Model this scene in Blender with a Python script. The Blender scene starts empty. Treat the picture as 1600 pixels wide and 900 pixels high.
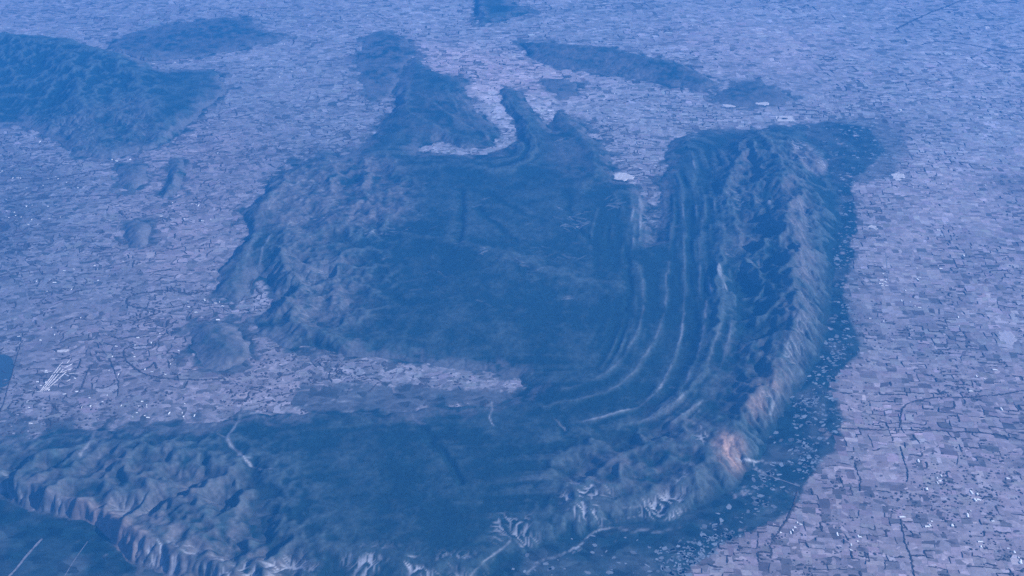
import bpy, math, random, time
import numpy as np

T0 = time.time()
random.seed(7)
RNG = np.random.default_rng(11)
sc = bpy.context.scene

# ------------------------------------------------------------------ camera
ALT, PITCH, HFOV = 10500.0, math.radians(34.0), math.radians(52.0)
cam_data = bpy.data.cameras.new("camera")
cam = bpy.data.objects.new("camera", cam_data)
sc.collection.objects.link(cam)
cam.location = (0, 0, ALT)
cam.rotation_euler = (math.pi / 2 - PITCH, 0, 0)
cam_data.sensor_width = 36.0
cam_data.angle = HFOV
cam_data.clip_start = 1.0
cam_data.clip_end = 400000.0
sc.camera = cam

# ------------------------------------------------------------------ sky, sun, exposure
SUN_EL, SUN_AZ = math.radians(33.0), math.radians(104.0)   # azimuth clockwise from +Y (the view direction): from the right
world = bpy.data.worlds.new("World")
sc.world = world
world.use_nodes = True
wn = world.node_tree
bg = wn.nodes["Background"]
skyn = wn.nodes.new("ShaderNodeTexSky")
skyn.sky_type = 'NISHITA'
skyn.sun_disc = False
skyn.sun_elevation = SUN_EL
skyn.sun_rotation = SUN_AZ
skyn.air_density = 1.0
skyn.dust_density = 0.5
wn.links.new(skyn.outputs["Color"], bg.inputs["Color"])
bg.inputs["Strength"].default_value = 0.09
sun_data = bpy.data.lights.new("sun", 'SUN')
sun_data.energy = 4.6
sun_data.angle = math.radians(0.5)
sun_data.color = (1.0, 0.975, 0.95)
sun = bpy.data.objects.new("sun", sun_data)
sc.collection.objects.link(sun)
sx, sy, sz = math.sin(SUN_AZ) * math.cos(SUN_EL), math.cos(SUN_AZ) * math.cos(SUN_EL), math.sin(SUN_EL)
from mathutils import Vector
sun.rotation_euler = Vector((sx, sy, sz)).to_track_quat('Z', 'Y').to_euler()
sun.location = (20000, -5000, 30000)
sc.view_settings.view_transform = 'Standard'
sc.view_settings.look = 'None'
sc.view_settings.gamma = 1.0
sc.view_settings.use_curve_mapping = False
sc.view_settings.exposure = 1.04
sc.cycles.use_denoising = False
sc.cycles.max_bounces = 4
sc.cycles.volume_bounces = 0

HAZE_DENSITY = 2.2e-5
HAZE_COLOR = (0.04, 0.318, 1.0)

# ------------------------------------------------------------------ helpers
F_PX = 800.0 / math.tan(HFOV / 2)
_fw = (0.0, math.cos(PITCH), -math.sin(PITCH))
_up = (0.0, math.sin(PITCH), math.cos(PITCH))


def P(px, py, h=0.0):
    """ground point (metres) seen at a spot of the 1600x900 photograph, on the level h"""
    dx, dy = (px - 800.0) / F_PX, (450.0 - py) / F_PX
    d = (dx, _fw[1] + dy * _up[1], _fw[2] + dy * _up[2])
    t = (ALT - h) / -d[2]
    return d[0] * t, d[1] * t


def to_px(x, y, z=0.0):
    x, y, z = np.asarray(x, float), np.asarray(y, float), np.asarray(z, float) - ALT
    dep = y * _fw[1] + z * _fw[2]
    v = y * _up[1] + z * _up[2]
    return 800 + F_PX * x / dep, 450 - F_PX * v / dep


def PL(pts, h=None):
    out = []
    for p in pts:
        hh = h if h is not None else (p[2] if len(p) > 2 else 0.0)
        out.append(P(p[0], p[1], hh) + (hh,))
    return np.array(out, dtype=np.float64)


_lat = {}


def vnoise(x, y, scale, seed=0):
    if seed not in _lat:
        _lat[seed] = np.random.default_rng(1000 + seed).random((256, 256)).astype(np.float32) * 2 - 1
    L = _lat[seed]
    u, v = np.asarray(x, np.float64) / scale + seed * 17.3, np.asarray(y, np.float64) / scale + seed * 9.1
    iu, iv = np.floor(u).astype(np.int64), np.floor(v).astype(np.int64)
    fu, fv = (u - iu).astype(np.float32), (v - iv).astype(np.float32)
    fu, fv = fu * fu * fu * (fu * (fu * 6 - 15) + 10), fv * fv * fv * (fv * (fv * 6 - 15) + 10)
    i0, i1, j0, j1 = iu & 255, (iu + 1) & 255, iv & 255, (iv + 1) & 255
    a = L[i0, j0] * (1 - fu) + L[i1, j0] * fu
    b = L[i0, j1] * (1 - fu) + L[i1, j1] * fu
    return a * (1 - fv) + b * fv


def fbm(x, y, scale, octaves=4, seed=0, gain=0.5):
    s, a, n = 0.0, 1.0, 0.0
    for o in range(octaves):
        s = s + a * vnoise(x, y, scale / 2 ** o, seed + o)
        n += a
        a *= gain
    return s / n


def sstep(a, b, x):
    t = np.clip((x - a) / (b - a), 0, 1)
    return t * t * (3 - 2 * t)


# ------------------------------------------------------------------ raster of the land: 20 m cells
CELL = 20.0
X0, X1, Y0, Y1 = -17600.0, 17600.0, 7400.0, 33400.0
NX, NY = int((X1 - X0) / CELL) + 1, int((Y1 - Y0) / CELL) + 1
gx = np.linspace(X0, X1, NX, dtype=np.float32)
gy = np.linspace(Y0, Y1, NY, dtype=np.float32)
GX, GY = np.meshgrid(gx, gy)            # [iy, ix]
WX = GX + 130 * fbm(GX, GY, 900, 4, 21) + 75 * fbm(GX, GY, 240, 3, 27, 0.65)
WY = GY + 130 * fbm(GX, GY, 900, 4, 31) + 75 * fbm(GX, GY, 240, 3, 37, 0.65)


def window(pts, margin):
    ix0 = max(0, int((pts[:, 0].min() - margin - X0) / CELL))
    ix1 = min(NX, int((pts[:, 0].max() + margin - X0) / CELL) + 2)
    iy0 = max(0, int((pts[:, 1].min() - margin - Y0) / CELL))
    iy1 = min(NY, int((pts[:, 1].max() + margin - Y0) / CELL) + 2)
    return slice(iy0, max(iy1, iy0 + 1)), slice(ix0, max(ix1, ix0 + 1))


def smooth_line(pts, n=3):
    p = np.asarray(pts, float)
    for _ in range(n):
        q = np.empty((2 * len(p), p.shape[1]))
        q[0], q[-1] = p[0], p[-1]
        q[1:-1:2] = 0.75 * p[:-1] + 0.25 * p[1:]
        q[2:-1:2] = 0.25 * p[:-1] + 0.75 * p[1:]
        p = q
    return p


def line_dist(pts, margin, warp=1.0, signed=False):
    """distance from every cell near a polyline to it, with the height along it and the side"""
    w = window(pts, margin)
    x = GX[w] + (WX[w] - GX[w]) * warp
    y = GY[w] + (WY[w] - GY[w]) * warp
    best = np.full(x.shape, 1e9, np.float32)
    hh = np.zeros(x.shape, np.float32)
    side = np.zeros(x.shape, np.float32)
    for a, b in zip(pts[:-1], pts[1:]):
        vx, vy = b[0] - a[0], b[1] - a[1]
        l2 = vx * vx + vy * vy + 1e-6
        t = np.clip(((x - a[0]) * vx + (y - a[1]) * vy) / l2, 0, 1)
        ex, ey = x - a[0] - t * vx, y - a[1] - t * vy
        d = np.sqrt(ex * ex + ey * ey)
        m = d < best
        best = np.where(m, d, best)
        hh = np.where(m, a[2] + t * (b[2] - a[2]), hh)
        if signed:
            side = np.where(m, np.sign(vx * ey - vy * ex), side)
    return w, best, hh, side


def poly_mask(pts, w=None, warp=1.0):
    if w is None:
        w = window(pts, 400)
    x = GX[w] + (WX[w] - GX[w]) * warp
    y = GY[w] + (WY[w] - GY[w]) * warp
    ins = np.zeros(x.shape, bool)
    n = len(pts)
    for i in range(n):
        xa, ya = pts[i, 0], pts[i, 1]
        xb, yb = pts[(i + 1) % n, 0], pts[(i + 1) % n, 1]
        if ya == yb:
            continue
        c = ((ya > y) != (yb > y)) & (x < (xb - xa) * (y - ya) / (yb - ya) + xa)
        ins ^= c
    return w, ins


def blur(a, r):
    """box blur twice, radius r cells"""
    for _ in range(2):
        for ax in (0, 1):
            k = 2 * r + 1
            pad = [(0, 0), (0, 0)]
            pad[ax] = (r + 1, r)
            c = np.cumsum(np.pad(a, pad, mode='edge'), axis=ax, dtype=np.float64)
            if ax == 0:
                a = ((c[k:] - c[:-k]) / k).astype(np.float32)
            else:
                a = ((c[:, k:] - c[:, :-k]) / k).astype(np.float32)
    return a


# ------------------------------------------------------------------ hills: traced foot lines, crests
HILLS = {}   # name, label, foot, plateau height, edge width
MAIN = [(650, 88), (662, 98), (680, 112), (715, 122), (735, 130), (730, 146), (742, 172), (762, 192), (782, 212), (775, 229),
        (733, 230), (693, 219), (666, 228), (650, 241), (700, 240), (733, 243), (766, 239), (800, 230), (815, 222), (808, 208), (800, 187),
        (786, 160), (778, 140), (796, 136), (816, 150), (833, 180), (850, 196), (861, 206), (864, 182), (874, 176), (900, 187),
        (920, 207), (950, 230), (960, 252), (955, 282), (985, 289), (1002, 300), (1013, 320), (1017, 350), (1025, 378), (1031, 350),
        (1029, 312), (1040, 280), (1048, 256), (1040, 240), (1060, 214), (1110, 206), (1170, 204), (1210, 194), (1240, 197), (1262, 215),
        (1292, 240), (1290, 262), (1306, 300), (1312, 350), (1304, 420), (1302, 480), (1284, 540), (1254, 590),
        (1222, 640), (1190, 682), (1182, 722), (1150, 762), (1090, 792), (1050, 815), (980, 818), (920, 838), (870, 845), (830, 855),
        (785, 876), (750, 905), (720, 985), (280, 985), (250, 905), (205, 882), (140, 824), (60, 800), (0, 780), (-90, 745), (-190, 700), (-120, 665),
        (-60, 672), (0, 676), (60, 686), (150, 672), (250, 664), (365, 656), (400, 649), (520, 652), (640, 643), (770, 632), (835, 606),
        (815, 587), (760, 578), (700, 570), (620, 561), (560, 553), (487, 537), (450, 543), (407, 520), (403, 500), (427, 473), (423, 433), (397, 430),
        (387, 457), (366, 473), (333, 457), (353, 403), (387, 377), (393, 360), (373, 333), (417, 300), (423, 280),
        (483, 247), (510, 237), (533, 247), (566, 227), (600, 187), (620, 167), (623, 127)]
def hill(name, label, foot, plat, edge):
    HILLS[name] = dict(label=label, foot=PL(foot, 0.0), plat=plat, edge=edge)

hill("hill_folded_massif", "broad dark scrub-covered massif of curved folded ridges filling the middle of the view", MAIN, 105, 420)
hill("hill_far_left", "tall dark blue mountain in haze at the far left, behind the plain",
     [(-160, 58), (-60, 50), (0, 62), (85, 72), (170, 92), (205, 104), (250, 118), (335, 108), (352, 140), (330, 165), (300, 190), (262, 222), (215, 236),
      (172, 248), (115, 243), (60, 210), (20, 192), (-60, 200), (-160, 215)], 110, 500)
hill("hill_low_scrub_band", "low dark scrub hill lying behind the far left mountain",
     [(150, 86), (195, 55), (260, 40), (330, 30), (372, 27), (400, 40), (448, 60), (410, 70), (360, 80), (290, 90), (225, 98)], 60, 700)
hill("hill_far_crested_ridge", "long dark far ridge with a pale crest line, tapering to the right",
     [(812, 66), (860, 68), (905, 73), (960, 78), (1030, 92), (1080, 108), (1125, 130), (1100, 142), (1050, 136), (980, 122), (930, 114), (880, 106), (840, 96), (822, 82)], 60, 260)
hill("hill_grey_tail", "flat grey hill at the end of the long far ridge",
     [(1112, 150), (1140, 136), (1180, 128), (1215, 140), (1242, 155), (1210, 166), (1160, 168), (1125, 163)], 45, 350)
hill("hill_top_edge", "dark small far hill cut by the upper edge of the picture",
     [(742, -14), (744, 20), (748, 38), (775, 36), (800, 28), (842, 20), (800, 5), (790, -14)], 60, 300)
hill("hill_short_spur", "short dark spur of hill among the fields beneath the long far ridge",
     [(846, 128), (870, 124), (900, 130), (905, 150), (875, 152), (852, 142)], 40, 250)
hill("hill_left_twin_west", "small dark hill, the left one of a pair below the far left mountain",
     [(182, 262), (205, 254), (230, 262), (222, 285), (205, 300), (190, 295), (180, 280)], 55, 200)
hill("hill_left_twin_east", "small dark elongated hill, the right one of a pair below the far left mountain",
     [(262, 252), (280, 248), (288, 270), (280, 300), (258, 312), (248, 300), (258, 280)], 55, 200)
hill("hill_left_round", "small round dark hill standing alone in the left plain",
     [(196, 352), (215, 345), (236, 350), (238, 370), (225, 386), (205, 384), (194, 370)], 50, 180)
hill("hill_left_lobed", "dark lobed hill in the plain west of the massif's south valley",
     [(292, 512), (318, 502), (345, 500), (378, 506), (386, 530), (392, 552), (375, 566), (350, 578), (318, 574), (304, 552)], 60, 250)
hill("hill_pale_purple", "faint pale purple hill in the haze north of the massif",
     [(560, 95), (572, 60), (600, 48), (632, 60), (645, 85), (625, 115), (612, 150), (580, 160), (565, 130)], 40, 500)

H = np.full((NY, NX), -60.0, np.float32)
owner = np.zeros((NY, NX), np.int8) - 1
near = np.full((NY, NX), 1e9, np.float32)
base = np.full((NY, NX), -60.0, np.float32)
for k, (nm, h) in enumerate(HILLS.items()):
    foot = np.vstack([h['foot'], h['foot'][:1]])
    w, d, _, _ = line_dist(foot, 700, 1.0)
    w2, ins = poly_mask(foot[:-1], w, 1.0)
    sd = np.where(ins, d, -d)
    hh = np.where(sd > 0, h['plat'] * (1 - np.exp(-sd / h['edge'])) + sstep(0, 60, sd) * 8, sd * 0.25)
    base[w] = np.maximum(base[w], hh)
    m = -sd < near[w]
    near[w] = np.where(m, -sd, near[w])
    o = owner[w]
    o[m & (sd > -500)] = k
    owner[w] = o
H = base.copy()

# crests: (polyline with heights, half width, half width on the other side, sharpness)
CRESTS = [
    ([(1195, 214, 230), (1215, 245, 320), (1230, 305, 390), (1236, 365, 430), (1243, 425, 440), (1242, 485, 420), (1224, 545, 370), (1192, 605, 330), (1166, 648, 300), (1150, 672, 240)], 620, 900, 1.25),
    ([(1178, 224, 270), (1150, 255, 270), (1132, 300, 250), (1136, 345, 230), (1165, 385, 230), (1200, 420, 260), (1226, 450, 330)], 420, 420, 1.2),
    ([(1130, 360, 210), (1120, 420, 230), (1128, 470, 230), (1120, 530, 230), (1096, 585, 210), (1062, 630, 180)], 260, 300, 1.0),
    ([(1090, 680, 190), (1020, 690, 170), (960, 720, 170), (900, 760, 160)], 500, 500, 1.0),
    ([(1060, 705, 200), (1100, 740, 190), (1085, 770, 130)], 380, 380, 1.1),
    ([(-160, 690, 230), (-60, 722, 240), (10, 742, 250), (75, 765, 270), (125, 788, 280), (160, 812, 240), (215, 838, 250), (280, 852, 240), (345, 872, 230), (410, 900, 210), (470, 950, 190)], 420, 330, 1.15),
    ([(150, 715, 170), (230, 745, 200), (300, 760, 190), (330, 800, 180)], 360, 360, 1.0),
    ([(20, 700, 150), (120, 715, 180), (215, 700, 160), (320, 685, 140)], 300, 420, 1.0),
    ([(480, 850, 160), (570, 872, 180), (660, 880, 180), (740, 868, 150)], 450, 350, 1.0),
    ([(640, 140, 110), (628, 180, 140), (680, 200, 150), (740, 212, 110)], 330, 420, 1.0),
    ([(790, 148, 70), (815, 185, 130), (846, 228, 160), (820, 262, 160), (700, 262, 150), (610, 262, 150)], 300, 420, 1.0),
    ([(878, 186, 70), (915, 210, 120), (940, 255, 130), (900, 290, 130)], 300, 350, 1.0),
    ([(520, 250, 140), (460, 268, 150), (418, 305, 150), (395, 345, 120), (372, 400, 120), (352, 448, 80)], 330, 380, 1.0),
    ([(445, 370, 170), (440, 410, 190), (470, 440, 180), (445, 480, 150), (470, 512, 150), (540, 525, 150)], 330, 330, 1.05),
    ([(640, 370, 160), (720, 380, 190), (800, 400, 190), (880, 430, 170), (960, 440, 160)], 500, 500, 1.0),
    ([(-160, 40, 560), (-60, 48, 560), (0, 58, 560), (90, 68, 520), (165, 88, 450), (205, 112, 340), (228, 150, 260), (244, 190, 160), (240, 215, 80)], 1300, 1500, 1.15),
    ([(90, 68, 500), (120, 120, 380), (140, 170, 260), (150, 215, 110)], 700, 700, 1.15),
    ([(165, 88, 430), (250, 110, 160), (330, 118, 70)], 700, 900, 1.1),
    ([(818, 66, 90), (905, 72, 150), (960, 77, 170), (1030, 92, 170), (1080, 108, 140), (1118, 128, 60)], 300, 700, 1.0),
    ([(200, 52, 60), (300, 34, 120), (400, 45, 90)], 800, 800, 1.0),
    ([(746, -10, 120), (752, 25, 120), (800, 18, 60)], 400, 500, 1.0),
    ([(200, 262, 90), (206, 282, 80)], 260, 260, 1.0), ([(274, 258, 100), (266, 295, 90)], 240, 240, 1.0),
    ([(210, 356, 80), (222, 372, 80)], 260, 260, 1.0), ([(320, 512, 90), (345, 530, 110), (365, 555, 80)], 330, 330, 1.0),
    ([(340, 512, 90), (375, 520, 90), (384, 548, 70)], 200, 200, 1.0),
]
for pts, wa, wb, shp in CRESTS:
    L = smooth_line(PL(pts), 2)
    w, d, hh, side = line_dist(L, max(wa, wb) * 1.6, 1.3, True)
    ww = np.where(side > 0, wa, wb).astype(np.float32)
    t = d / ww
    prof = np.exp(-np.abs(t * 1.15) ** shp)
    prof = np.clip((prof - 0.12) / 0.88, 0, 1)
    b = H[w]
    inside = sstep(-10, 60, b)
    lift = np.maximum(hh * 1.16 - np.maximum(b, 0), 0) * prof * inside
    H[w] = b + lift
# broken ground: knobs and draws, strongest in the south-west and the west
rough = np.zeros((NY, NX), np.float32)
for pts, soft, amt in [([(-160, 690), (150, 690), (330, 690), (430, 760), (480, 860), (430, 960), (200, 900), (-160, 760)], 18, 150.0),
                       ([(420, 350), (520, 340), (600, 420), (580, 510), (430, 520), (400, 450)], 14, 95.0),
                       ([(420, 300), (480, 245), (600, 240), (640, 300), (600, 380), (440, 370)], 14, 70.0),
                       ([(870, 700), (1090, 660), (1150, 700), (1060, 800), (850, 800)], 16, 90.0),
                       ([(-60, 60), (200, 80), (260, 230), (60, 230), (-60, 200)], 16, 60.0),
                       ([(1180, 205), (1260, 230), (1300, 350), (1290, 500), (1230, 600), (1160, 700), (1110, 660), (1170, 560), (1150, 400), (1130, 260)], 14, 130.0),
                       ]:
    Lr = PL(pts, 120.0)
    wr_ = window(Lr, 600)
    rough[wr_] = np.maximum(rough[wr_], blur(poly_mask(Lr, wr_, 1.0)[1].astype(np.float32), soft) * amt)
H += rough * sstep(5, 80, H) * (0.55 - np.abs(fbm(GX, GY, 620, 4, 45)) * 2.6)
# gentle relief everywhere on the hills
hm = sstep(0, 90, H)
calm = 1 - 0.68 * np.clip(blur((rough < 10).astype(np.float32), 10), 0, 1)     # the plateau and the inner basin are smooth
H += hm * (60 * fbm(GX, GY, 1900, 3, 41, 0.4) + 38 * calm * fbm(GX, GY, 420, 4, 51) + 9 * calm * vnoise(GX, GY, 70, 61))
print("height base", round(time.time() - T0, 1))

# ------------------------------------------------------------------ running water carves the hills (stream power law)
def erode(H, iters, K, m, kmap):
    act = H > -2
    act[:2] = act[-2:] = False
    act[:, :2] = act[:, -2:] = False
    flat = np.flatnonzero(act)
    offs = [(-1, 0, 1.0), (1, 0, 1.0), (0, -1, 1.0), (0, 1, 1.0), (-1, -1, 1.4142), (-1, 1, 1.4142), (1, -1, 1.4142), (1, 1, 1.4142)]
    z = H.ravel().astype(np.float64)
    n = z.size
    area = None
    for it in range(iters):
        best = np.zeros(flat.size)
        rec = flat.copy()
        zf = z[flat]
        for dy, dx, dd in offs:
            nb = flat + dy * NX + dx
            s = (zf - z[nb]) / dd
            mm = s > best
            best = np.where(mm, s, best)
            rec = np.where(mm, nb, rec)
        order = np.argsort(zf, kind='stable')
        fo, ro = flat[order].tolist(), rec[order].tolist()
        A = [1.0] * n if it == 0 else [1.0] * n
        for i in range(len(fo) - 1, -1, -1):
            r = ro[i]
            f = fo[i]
            if r != f:
                A[r] += A[f]
        area = np.array(A)
        Ff = (K * kmap.ravel()[flat[order]] * (area[flat[order]] * CELL * CELL) ** m).tolist()
        zl = z.tolist()
        for i in range(len(fo)):
            r = ro[i]
            f = fo[i]
            if r != f:
                zr = zl[r]
                if zr < 0.0:
                    zr = 0.0
                zz = zl[f]
                if zz > zr:
                    zl[f] = (zz + Ff[i] * zr) / (1 + Ff[i])
        z = np.array(zl)
        # soil creep
        z2 = z.reshape(NY, NX)
        lap = np.zeros_like(z2)
        lap[1:-1, 1:-1] = z2[2:, 1:-1] + z2[:-2, 1:-1] + z2[1:-1, 2:] + z2[1:-1, :-2] - 4 * z2[1:-1, 1:-1]
        z2 = np.where(act, z2 + 0.02 * lap, z2)
        z = z2.ravel()
    return z.reshape(NY, NX).astype(np.float32), area.reshape(NY, NX).astype(np.float32)


for pts, dep, wid in [([(716, 296), (722, 340), (714, 385)], 45, 60), ([(742, 325), (770, 350), (800, 372)], 30, 60), ([(600, 366), (562, 352), (530, 350)], 35, 50),
                      ([(648, 648), (668, 668), (690, 700), (720, 742)], 40, 50), ([(760, 296), (800, 325), (850, 340)], 25, 60), ([(880, 296), (900, 340), (930, 380)], 25, 60),
                      ([(318, 712), (312, 730), (297, 750), (276, 768), (250, 782), (215, 795)], 75, 55), ([(276, 768), (262, 756), (250, 748)], 55, 45), ([(392, 728), (388, 750), (370, 775), (345, 800)], 65, 50),
                      ([(586, 322), (589, 345), (587, 362)], 40, 40), ([(562, 312), (556, 330), (548, 345)], 35, 40),
                      ([(985, 395), (988, 440), (975, 480)], 30, 50), ([(540, 400), (580, 440), (640, 470)], 30, 60), ([(830, 700), (900, 690), (1000, 680)], 25, 60),
                      ([(230, 690), (270, 730), (300, 790)], 40, 60), ([(90, 690), (140, 730), (210, 760)], 40, 60), ([(1155, 300), (1150, 350), (1175, 410)], 40, 60)]:
    w, d, _, _ = line_dist(smooth_line(PL([(a_, b_, 130.0) for a_, b_ in pts]), 3), 400, 1.0)
    H[w] -= dep * np.exp(-(d / wid) ** 1.4) * sstep(10, 70, H[w])
H0 = H.copy()
H, AREA = erode(H, 9, 0.0032, 0.45, np.clip(0.30 + 0.95 * (calm - 0.26), 0, 1))
print("eroded", round(time.time() - T0, 1), float((H > 0).sum()))
# the hollow left by erosion never sinks below the foot of the hill
H = np.where(H0 > 4, np.maximum(H, np.minimum(H0, 3.0)), H0)

# hogbacks: hard beds standing out along the bend of the fold
BEDS = [
    ([(1132, 440), (1128, 510), (1108, 570), (1072, 625), (1032, 655), (965, 668)], 34, 60, 0.3),
    ([(1070, 490), (1064, 540), (1042, 592), (1020, 622), (982, 646), (905, 662)], 34, 50, 1.0),
    ([(1042, 430), (1037, 500), (1012, 560), (975, 602), (920, 622), (850, 634)], 26, 60, 0.42),
    ([(1104, 470), (1098, 540), (1074, 598), (1046, 640), (1000, 662)], 30, 50, 0.75),
    ([(1004, 440), (1003, 500), (983, 550), (942, 592), (880, 608)], 22, 60, 0.32),
    ([(1056, 300), (1048, 350), (1044, 430)], 26, 60, 0.2),
    ([(1112, 275), (1098, 335), (1090, 400), (1092, 470)], 30, 70, 0.25),
    ([(1085, 270), (1072, 335), (1066, 400), (1070, 490)], 24, 60, 0.2),
    ([(960, 300), (990, 350), (1000, 440)], 20, 70, 0.1),
    ([(430, 300), (405, 350), (385, 400)], 20, 60, 0.45),
    ([(440, 345), (410, 385), (400, 425)], 22, 50, 0.6),
    ([(700, 250), (800, 248), (850, 235), (840, 205)], 20, 80, 0.05),
    ([(660, 150), (720, 190), (770, 205)], 20, 60, 0.25),
    ([(1145, 470), (1142, 530), (1122, 590), (1090, 640), (1050, 668)], 30, 50, 0.5),
]
pale = np.zeros((NY, NX), np.float32)
strata = np.zeros((NY, NX), np.float32)
for pts, reach, seed in [
    ([(1075, 235, 150), (1090, 300, 150), (1092, 400, 150), (1106, 480, 150), (1098, 540, 150), (1074, 600, 150), (1030, 650, 150), (940, 668, 150), (800, 662, 150),
      (640, 672, 150), (500, 686, 150), (380, 700, 150), (200, 725, 150), (0, 722, 150)], 3000, 3),
    ([(735, 140, 100), (750, 180, 100), (790, 225, 100), (780, 245, 100), (700, 250, 100), (600, 250, 100), (500, 262, 100), (430, 310, 100), (400, 380, 100), (400, 440, 100), (430, 500, 100), (560, 535, 100), (760, 560, 100), (860, 590, 100)], 1200, 5),
]:
    w, d, _, side = line_dist(smooth_line(PL(pts), 3), reach, 0.16, True)
    sd = d * side
    along = sstep(-0.35, 0.5, fbm(GX[w], GY[w], 800, 3, 73 + seed))
    sd = sd + 60 * vnoise(GX[w], GY[w], 1500, 72 + seed)
    bands = vnoise(sd, GX[w] * 0.05, 130, 75 + seed) + 0.7 * vnoise(sd, GY[w] * 0.08, 60, 76 + seed)
    strata[w] = np.where(np.abs(strata[w]) > 0, strata[w], bands * along * sstep(1.0, 0.35, d / reach))
H += sstep(10, 60, H) * (6 + 15.0 * sstep(-2500, 2500, GX + 0.25 * (GY - 12000))) * strata
pale = np.maximum(pale, sstep(10, 60, H) * 0.5 * sstep(0.75, 1.15, strata) * sstep(-1000, 2500, GX))
for pts, hgt, wid, pl in BEDS:
    L = smooth_line(PL([(a, b, 120.0) for a, b in pts]), 3)
    w, d, _, side = line_dist(L, 400, 0.35, True)
    brk = sstep(-0.95, 0.05, vnoise(GX[w], GY[w], 500, 71))
    on = sstep(10, 40, H[w])
    H[w] += on * brk * hgt * np.where(side > 0, np.exp(-(d / wid) ** 2), np.exp(-(d / (wid * 2.4)) ** 1.3))
    if pl > 0:
        pale[w] = np.maximum(pale[w], on * brk * pl * 0.62 * np.exp(-(d / 17.0) ** 2) * sstep(-0.5, 0.5, vnoise(GX[w], GY[w], 240, 77) + 0.2))
H += sstep(5, 60, H) * 3.0 * vnoise(GX, GY, 45, 65)

# ------------------------------------------------------------------ what covers the land
def cover_poly(pts, soft, level=0.0):
    L = PL(pts, level)
    w = window(L, 600)
    _, ins = poly_mask(L, w, 0.9)
    return w, blur(ins.astype(np.float32), soft)


scrub = np.zeros((NY, NX), np.float32)
for pts, soft, amt in [
    ([(1190, 200), (1240, 192), (1290, 190), (1360, 200), (1385, 232), (1370, 255), (1335, 280), (1328, 300), (1346, 345), (1336, 400), (1322, 450), (1336, 500), (1352, 552), (1325, 566), (1306, 610),
      (1312, 680), (1275, 738), (1246, 785), (1215, 822), (1140, 842), (1100, 872), (1070, 920), (1040, 990), (640, 990), (660, 840), (1150, 640), (1250, 420)], 1, 1.0),
    ([(-200, 690), (0, 770), (60, 795), (140, 815), (205, 870), (260, 920), (300, 990), (-260, 990)], 3, 1.0),
    ([(470, 600), (560, 592), (640, 594), (760, 604), (830, 600), (810, 628), (640, 648), (470, 652), (440, 630)], 3, 0.66),
    ([(-60, 548), (12, 545), (26, 575), (14, 610), (-60, 620)], 2, 1.0),
    ([(60, 536), (82, 536), (78, 548), (52, 549)], 2, 0.8),
    ([(1280, 180), (1400, 185), (1430, 230), (1400, 290), (1330, 290)], 8, 0.6),
    ([(1330, 400), (1390, 420), (1380, 560), (1320, 570)], 10, 0.4),
    ([(1440, 130), (1500, 120), (1600, 130), (1600, 175), (1500, 160)], 12, 0.25),
    ([(1500, 262), (1640, 268), (1640, 320), (1520, 300)], 14, 0.45),
    ([(-60, 640), (60, 640), (160, 660), (150, 676), (0, 690), (-60, 690)], 8, 0.55),
    ([(-100, 190), (30, 200), (110, 245), (180, 262), (120, 330), (40, 420), (-100, 440)], 30, 0.4),
]:
    w, m = cover_poly(pts, soft)
    scrub[w] = np.maximum(scrub[w], m * amt)
ragged = fbm(GX, GY, 230, 4, 103, 0.65)
wide = blur(sstep(0.1, 0.6, scrub), 9)
scrub = (np.maximum(scrub, 0.9 * (wide > 0.08) * blur(scrub, 9)) * sstep(0.40, 0.52, wide + 0.85 * ragged)).astype(np.float32)
scrub0 = scrub.copy()

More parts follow.
